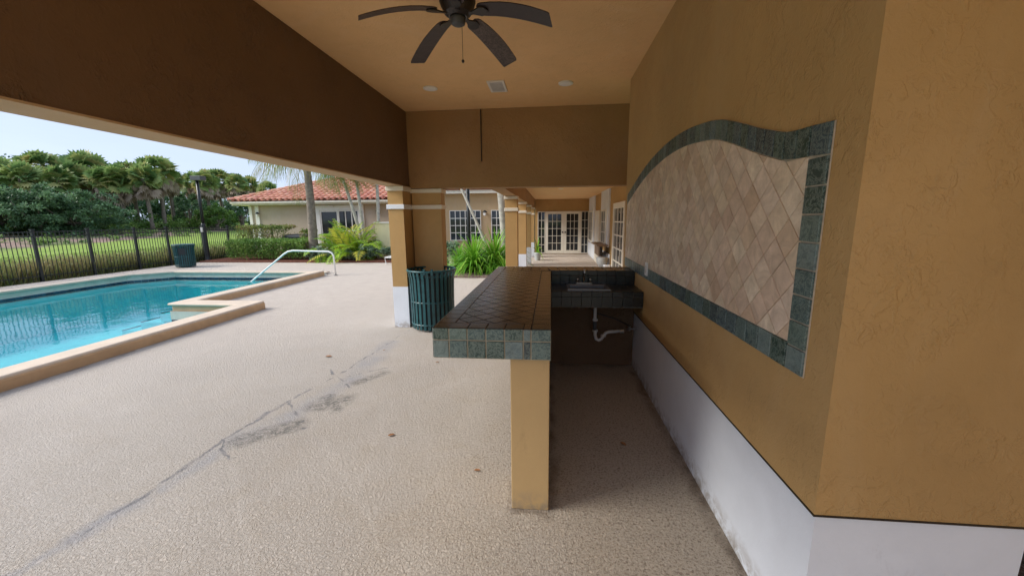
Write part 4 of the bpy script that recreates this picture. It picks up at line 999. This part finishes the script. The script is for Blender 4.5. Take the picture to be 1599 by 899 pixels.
# --- broad-leaved trees in front of the palms
def broad_tree(px, X, top, wid, n, label, mat=None, low=.3):
    x, y = ratio_pos(px, X); zb = hgt(x, y)-.05; zt = at(px, top, x=X).z; H_ = zt-zb
    t = thing('spreading_tree', label, 'tree', (x, y, zb)); rnd.seed(int(px*7+X*-3)); mb = MB(); tk = MB()
    tk.tube([(0, 0, 0), (.1, 0, H_*.25), (-.05, .1, H_*.5)], [.22, .17, .1], 8)
    for k in range(7):
        a = k*.9+rnd.random(); r_ = wid*rnd.uniform(.3, .62); e = Vector((math.cos(a)*r_, math.sin(a)*r_, H_*rnd.uniform(.42, .80)))
        tk.tube([(0, 0, H_*.2), tuple(e*.5+Vector((0, 0, H_*.06))), tuple(e)], [.10, .07, .03], 6)
    for k in range(13):
        a = k*2.399; q_ = (k+.5)/13; r_ = wid*.78*math.sqrt(q_); zc = H_*(.84-.42*q_+rnd.uniform(-.08, .05))
        cloud(mb, (math.cos(a)*r_, math.sin(a)*r_, zc), (wid*.36, wid*.36, H_*.19), n//13, .22, .13, None, (.1, .9), .5)
    for k in range(5):
        a = k*1.257; cloud(mb, (math.cos(a)*wid*.7, math.sin(a)*wid*.7, H_*.22), (wid*.35, wid*.35, H_*.22), n//16, .22, .13, None, (0, .6), .5)
    tk.build('trunk', M['trunk'], t, local=True); mb.build('crown', mat or M['leaf_dark'], t, local=True)
broad_tree(12, -45, 288, 4.2, 9000, 'dark green spreading tree at the far left in front of the palms')
broad_tree(70, -43, 292, 4.0, 9000, 'broad dark green tree with the flattest wide crown below the palms')
broad_tree(128, -42, 296, 3.8, 9000, 'spreading green tree with visible pale limbs left of the palm trunks')
broad_tree(305, -46, 300, 2.6, 5000, 'dark bushy tree standing behind the light post', low=.1)
broad_tree(385, -42, 306, 2.8, 5000, 'dark green bushy tree left of the house corner', low=.1)
broad_tree(345, -41, 318, 2.4, 5000, 'mid green bushy tree between light post and house', M['leaf_mid'])
# understorey: one mass nobody could count
rnd.seed(5); mb = MB()
for k in range(115):
    px = -120+k*5.2; X = -43-rnd.random()*5; x, y = ratio_pos(px, X); z = hgt(x, y); s = rnd.uniform(.8, 1.6)
    cloud(mb, (x, y, z+s*.55), (s*1.25, s*1.25, s*.8), 330, .20, .12, 7, (0, .9), .6, .4)
tag(mb.build('undergrowth', M['leaf_mid'], None), 'tangled green undergrowth at the foot of the palm tree line', 'undergrowth', kind='stuff')
mb = MB()
for k in range(120):
    px = -200+k*6.2; X = -58-rnd.random()*6; x, y = ratio_pos(px, X); z = hgt(x, y); s = rnd.uniform(3.1, 4.4)
    cloud(mb, (x, y, z+s*.9), (s*1.1, s*1.1, s*1.1), 480, .42, .28, 10, (0, .6), .6, .3)
tag(mb.build('woodland', M['leaf_dark'], None), 'dark mass of woodland filling the gaps behind the palm trunks', 'woodland', kind='stuff')
# low scrub on the mulch slope
mb = MB()
for k in range(60):
    x, y = ratio_pos(rnd.uniform(-60, 330), rnd.uniform(-43, -34)); z = hgt(x, y); cloud(mb, (x, y, z+.15), (rnd.uniform(.4, 1.3), rnd.uniform(.4, 1.3), .22), 120, .14, .09, 4, (.2, 1), .6)
tag(mb.build('scrub', M['leaf_mid'], None), 'low green scrub growing over the brown mulch slope', 'scrub', kind='stuff')
# weeds behind the fence
mb = MB(); rnd.seed(9)
for k in range(19000):
    y = rnd.uniform(3, 17); x = FX-.15-abs(rnd.gauss(0, .75)); p = Vector((x, y, hgt(x, y) if x < -14 else 0)); hh = rnd.uniform(.22, .85)*(1+.35*mnoise.noise(Vector((y*.8, 0, 0))))
    t = .5+.5*mnoise.noise(Vector((x*.7, y*.9, 3)))+rnd.gauss(0, .15); d = (Vector((0, 0, 1))+rv()*.45).normalized()
    w_ = d.orthogonal().normalized(); w_ = (Matrix.Rotation(rnd.random()*3, 3, d) @ w_)*.018; e = p+d*hh
    mb.poly([p-w_, p+w_, e], min(1, max(0, t)))
    if rnd.random() < .7: leaf(mb, p+d*hh*rnd.random(), rv(), Vector((0, 0, 1)), .07, .05, min(1, max(0, t)))
tag(mb.build('fence_weeds', M['weed'], None), 'brown and green weeds growing along the outside of the pool fence', 'weeds', kind='stuff')
mb = MB()
for k in range(26000):
    x = -14.4-(rnd.random()**1.5)*13; y = -x*rnd.uniform(.45, 1.5) if rnd.random() < .9 else rnd.uniform(0, 16); p = Vector((x, y, hgt(x, y)-.01)); hh = rnd.uniform(.05, .13); a = rnd.random()*3.14; w_ = Vector((math.cos(a), math.sin(a), 0))*.016
    mb.poly([p-w_, p+w_, p+Vector((rnd.gauss(0, .03), rnd.gauss(0, .03), hh))], rnd.random())
tag(mb.build('lawn_grass', M['grass_blade'], None), 'short bright lawn grass on the field behind the fence', 'grass', kind='stuff')
# hedges
def hedge_thing(label, x0, x1, y0, y1, z1, n, mat, L=.075, tint=(0, 1)):
    t = thing('hedge', label, 'hedge', ((x0+x1)/2, (y0+y1)/2, .05)); mb = MB(); hedge(mb, x0, x1, y0, y1, .12, z1, n, L, L*.6, tint); mb.build('foliage', mat, t)
    mb = MB()
    for k in range(int((x1-x0)/.25)): x = x0+.12+k*.25; mb.tube([(x, (y0+y1)/2, .03), (x+rnd.uniform(-.06, .06), (y0+y1)/2+rnd.uniform(-.1, .1), z1*.8)], .014, 5)
    mb.build('stems', M['trunk'], t)
hedge_thing('low dense dark green clipped hedge in front of the air conditioner', -13.1, -9.75, 14.75, 15.7, .78, 9500, M['leaf_mid'])
hedge_thing('taller reddish-tipped hedge behind the dark green one at the fence end', -13.6, -11.3, 16.0, 16.8, 1.32, 6000, M['leaf_olive'])
hedge_thing('small light green hedge tuft between air conditioner and palm trunk', at(470, 380, y=15.8).x, at(488, 380, y=15.8).x, 15.8, 16.3, 1.12, 1300, M['leaf_olive'])
# shrubs
def shrub(label, px0, px1, y, h_, n, mat, L=.10):
    a = at(px0, 395, y=y).x; b = at(px1, 395, y=y).x; t = thing('shrub', label, 'shrub', ((a+b)/2, y, .05)); mb = MB()
    k = max(2, int((b-a)/.35))
    for i in range(k): cloud(mb, (a+(b-a)*(i+.5)/k, y+rnd.uniform(-.1, .1), .08+h_*.48), ((b-a)/k*.75, .3, h_*.5), n//k, L, L*.6, 9, (0, 1), .8, .3)
    mb.build('foliage', mat, t); mb = MB()
    for i in range(k*2): x = a+(b-a)*(i+.5)/(k*2); mb.tube([(x, y, .02), (x+rnd.uniform(-.08, .08), y+rnd.uniform(-.08, .08), h_*.7)], .012, 5)
    mb.build('stems', M['trunk'], t)
shrub('low silvery shrub left of the yellow-green palm', 480, 512, 14.9, .5, 1500, M['silver'])
shrub('low silvery shrub under the yellow-green palm', 512, 560, 14.75, .42, 1900, M['silver'])
shrub('low silvery shrub in front of the yellow cabinet', 562, 612, 14.9, .55, 2200, M['silver'])
shrub('grey-green bush below the gridded window of the wing', 686, 718, 13.3, .85, 2000, M['silver'], .09)
# feather palms
def frond(mb, base, az_, elev, L, n, t, droop=1.0, ll=.45, hang=.8, w=.03):
    d = Vector((math.cos(az_)*math.cos(elev), math.sin(az_)*math.cos(elev), math.sin(elev))); p = Vector(base); pts = [p.copy()]
    for i in range(n):
        d = (d+Vector((0, 0, -droop/n*(.6+1.4*i/n)))).normalized(); q_ = p+d*L/n; s_ = d.cross(Vector((0, 0, 1)))
        s_ = s_.normalized() if s_.length > .01 else Vector((1, 0, 0)); k = math.sin(math.pi*(.12+.86*i/n))
        for sg in (-1, 1):
            for h_ in (0, .5):
                o_ = p+(q_-p)*h_; dd = (s_*sg+d*.55+Vector((0, 0, -hang*rnd.uniform(.6, 1.2)))).normalized(); l_ = ll*k*rnd.uniform(.8, 1.15)
                m_ = o_+dd*l_*.5; ww = d*w*.5; mb.poly([o_, m_+ww, o_+dd*l_+Vector((0, 0, -hang*l_*.25)), m_-ww], min(1, max(0, t+rnd.gauss(0, .1))))
        p = q_; pts.append(p.copy())
    return pts
def feather_palm(label, base, top, r0, r1, nf, L, ll, hang, mat, seed, tm='trunk', droop=1.5, tint=(0, 1), mid=None, els=(-10, 70)):
    rnd.seed(seed); t = thing('feather_palm', label, 'palm tree', base); b = Vector(base); e = Vector(top); pts = []
    for i in range(9):
        k = i/8; pts.append(b.lerp(e, k)+Vector((.10*math.sin(k*3), 0, 0))*((e-b).length*.12))
    MB().tube(pts, [r0+(r1-r0)*i/8 for i in range(9)], 10).build('trunk', M[tm], t, smooth=True); mb = MB(); rc = MB(); c_ = pts[-1]
    MB().tube([c_-Vector((0, 0, .05)), c_+Vector((0, 0, .35))], [r1*1.25, r1*.6], 10).build('crownshaft', M['leaf_stem'], t, smooth=True)
    for k in range(nf):
        pp = frond(mb, c_+Vector((0, 0, .3)), k*2.399+rnd.uniform(-.2, .2), R(els[0]+(els[1]-els[0])*((k+.5)/nf)), L*rnd.uniform(.85, 1.1), 16, rnd.uniform(*tint), droop, ll, hang); rc.tube(pp, [.018*(1-i/len(pp))+.004 for i in range(len(pp))], 4, False)
    mb.build('fronds', mat, t); rc.build('frond_stems', M['leaf_stem'], t)
M['leaf_stem'] = plain('green_palm_stem', (.17, .24, .07), .5, var=.2)
g_ = at(490, 399, y=15.2); g2 = at(481, 290, y=15.2)
feather_palm('big feather palm with thick grey leaning trunk before the tan house wall', (g_.x, 15.2, .03), (at(479, 262, y=15.2).x, 15.2, 3.75), .19, .13, 20, 2.6, .75, 1.5, M['queen'], 31, 'trunk', 1.7)
for i, (p0, p1, zt, lb) in enumerate((((560, 360), (537, 285), 3.35, 'left thin pale leaning palm of the three behind the yellow-green palm'), ((566, 360), (556, 285), 3.6, 'middle thin pale palm trunk of the three behind the yellow-green palm'), ((590, 360), (588, 290), 3.5, 'right upright thin pale palm of the three behind the yellow-green palm'))):
    a = at(*p0, y=16.6); b = at(*p1, y=16.6); k = (a.z-.03)/(b.z-a.z); bx_ = a.x-(b.x-a.x)*k
    feather_palm(lb, (bx_, 16.6, .03), (b.x+(b.x-a.x)/(b.z-a.z)*(zt-b.z), 16.6, zt), .085, .06, 11, 1.5, .45, 1.2, M['queen'], 50+i, 'trunk_pale', 1.8, (.4, 1))
# palms before the wing
for i, (p0, p1, rr, zt, lb) in enumerate((((765, 398), (718, 293), .045, 3.3, 'thin white palm stem leaning left across the gridded window'), ((786, 398), (777, 293), .115, 3.4, 'thick pale palm trunk between the two gridded windows'), ((783, 400), (791, 305), .04, 3.2, 'thin pale stem beside the first arcade column'))):
    Y_ = 12.6; a = at(*p0, y=Y_); b = at(*p1, y=Y_); s_ = (b.x-a.x)/(b.z-a.z)
    feather_palm(lb, (a.x-s_*(a.z-.03), Y_+.3*i, .03), (b.x+s_*(zt-b.z), Y_+.3*i, zt), rr, rr*.85, 10, 1.5, .4, 1.0, M['queen'], 70+i, 'trunk_pale', 1.6)
# clumping yellow-green palm
def clump_palm(label, c, nf, L, seed, spread=.35):
    rnd.seed(seed); t = thing('clumping_palm', label, 'palm', c); mb = MB(); rc = MB()
    for k in range(nf):
        b = Vector(c)+Vector((rnd.gauss(0, spread), rnd.gauss(0, spread*.6), .05)); az_ = rnd.random()*6.283
        pp = frond(mb, b, az_, R(rnd.uniform(28, 86)), L*rnd.uniform(.6, 1.1), 13, rnd.uniform(0, 1), rnd.uniform(1.0, 2.0), .34, .25, .055); rc.tube(pp, [.014*(1-i/len(pp))+.004 for i in range(len(pp))], 4, False)
    mb.build('fronds', M['areca'], t); rc.build('frond_stems', M['leaf_stem'], t)
cc = at(553, 400, y=15.5)
clump_palm('bushy yellow-green palm clump in front of the sliding door', (cc.x, 15.5, .03), 95, 1.9, 41, .42)
# strap-leaf plants
def strap_plant(label, c, n, L, seed, w=.065, name='strap_leaf_plant', lo=25):
    rnd.seed(seed); t = thing(name, label, 'plant', c); mb = MB()
    for k in range(n):
        az_ = rnd.random()*6.283; el_ = R(rnd.uniform(lo, 86)); d = Vector((math.cos(az_)*math.cos(el_), math.sin(az_)*math.cos(el_), math.sin(el_))); p = Vector(c)+Vector((d.x, d.y, 0))*.06; l_ = L*rnd.uniform(.65, 1.1); t_ = min(1, max(0, rnd.gauss(.5, .25))); s_ = Vector((-math.sin(az_), math.cos(az_), 0)); m = 7
        for i in range(m):
            d2_ = (d+Vector((0, 0, -.30))).normalized(); q_ = p+d*l_/m; w0 = w*.5*(1-(i/m)**2); w1 = w*.5*(1-((i+1)/m)**2); mb.poly([p-s_*w0, p+s_*w0, q_+s_*w1, q_-s_*w1], t_); p = q_; d = d2_
    mb.build('leaves', M['strap'], t)
for i, (px, py, yy, n, L, lb) in enumerate(((740, 412, 11.5, 330, 1.35, 'large bright green strap-leaf plant left of the leaning stem'), (772, 408, 12.1, 300, 1.6, 'tall bright green strap-leaf plant beside the first arcade column'), (718, 413, 12.0, 120, .95, 'small strap-leaf plant at the left edge of the mulch bed'), (788, 412, 11.2, 90, .75, 'low yellowish strap-leaf plant at the foot of the pale trunk'))):
    strap_plant(lb, (at(px, 400, y=yy).x, yy, .04), n, L, 80+i)
strap_plant('few-leaved potted plant standing by the last arcade column', (-.5, 15.2, .3), 14, .75, 99, .05, 'potted_plant', 10)
MB().lathe([(.10, 0), (.14, .28), (.12, .30)], (-.5, 15.2, 0), 14).build('pot', M['grey_bowl'], [o for o in C.objects if o.name == 'potted_plant'][0])

# fallen leaves
def fallen(px, py, s_, rz, label):
    p = at(px, py, z=0); t = thing('fallen_leaf', label, 'leaf', (p.x, p.y, .003), 'dry leaves on the floor'); mb = MB(); n = 8
    ed = [(math.cos(2*math.pi*i/n)*s_*(1.0), math.sin(2*math.pi*i/n)*s_*.55) for i in range(n)]
    for i in range(n):
        a, b = ed[i], ed[(i+1) % n]; c1, s1 = math.cos(rz), math.sin(rz); f3 = lambda q: (q[0]*c1-q[1]*s1, q[0]*s1+q[1]*c1, .004+.35*abs(q[1]))
        mb.poly([(0, 0, .003), f3(a), f3(b)])
    mb.build('leaf_blade', M['dead_leaf'], t, local=True)
fallen(611, 680, .026, .6, 'curled brown leaf on the pale floor left of the bar pillar')
fallen(973, 694, .028, 2.1, 'brown leaf on the dark floor under the bar')
fallen(683, 566, .022, .2, 'small brown leaf below the near corner of the countertop')
fallen(600, 547, .018, 1.2, 'tiny brown leaf near the white column base')
fallen(745, 735, .02, .1, 'thin brown leaf scrap on the floor just left of the pillar')
fallen(513, 557, .04, .1, 'yellowish dry leaf on the pool deck near the pavilion edge')
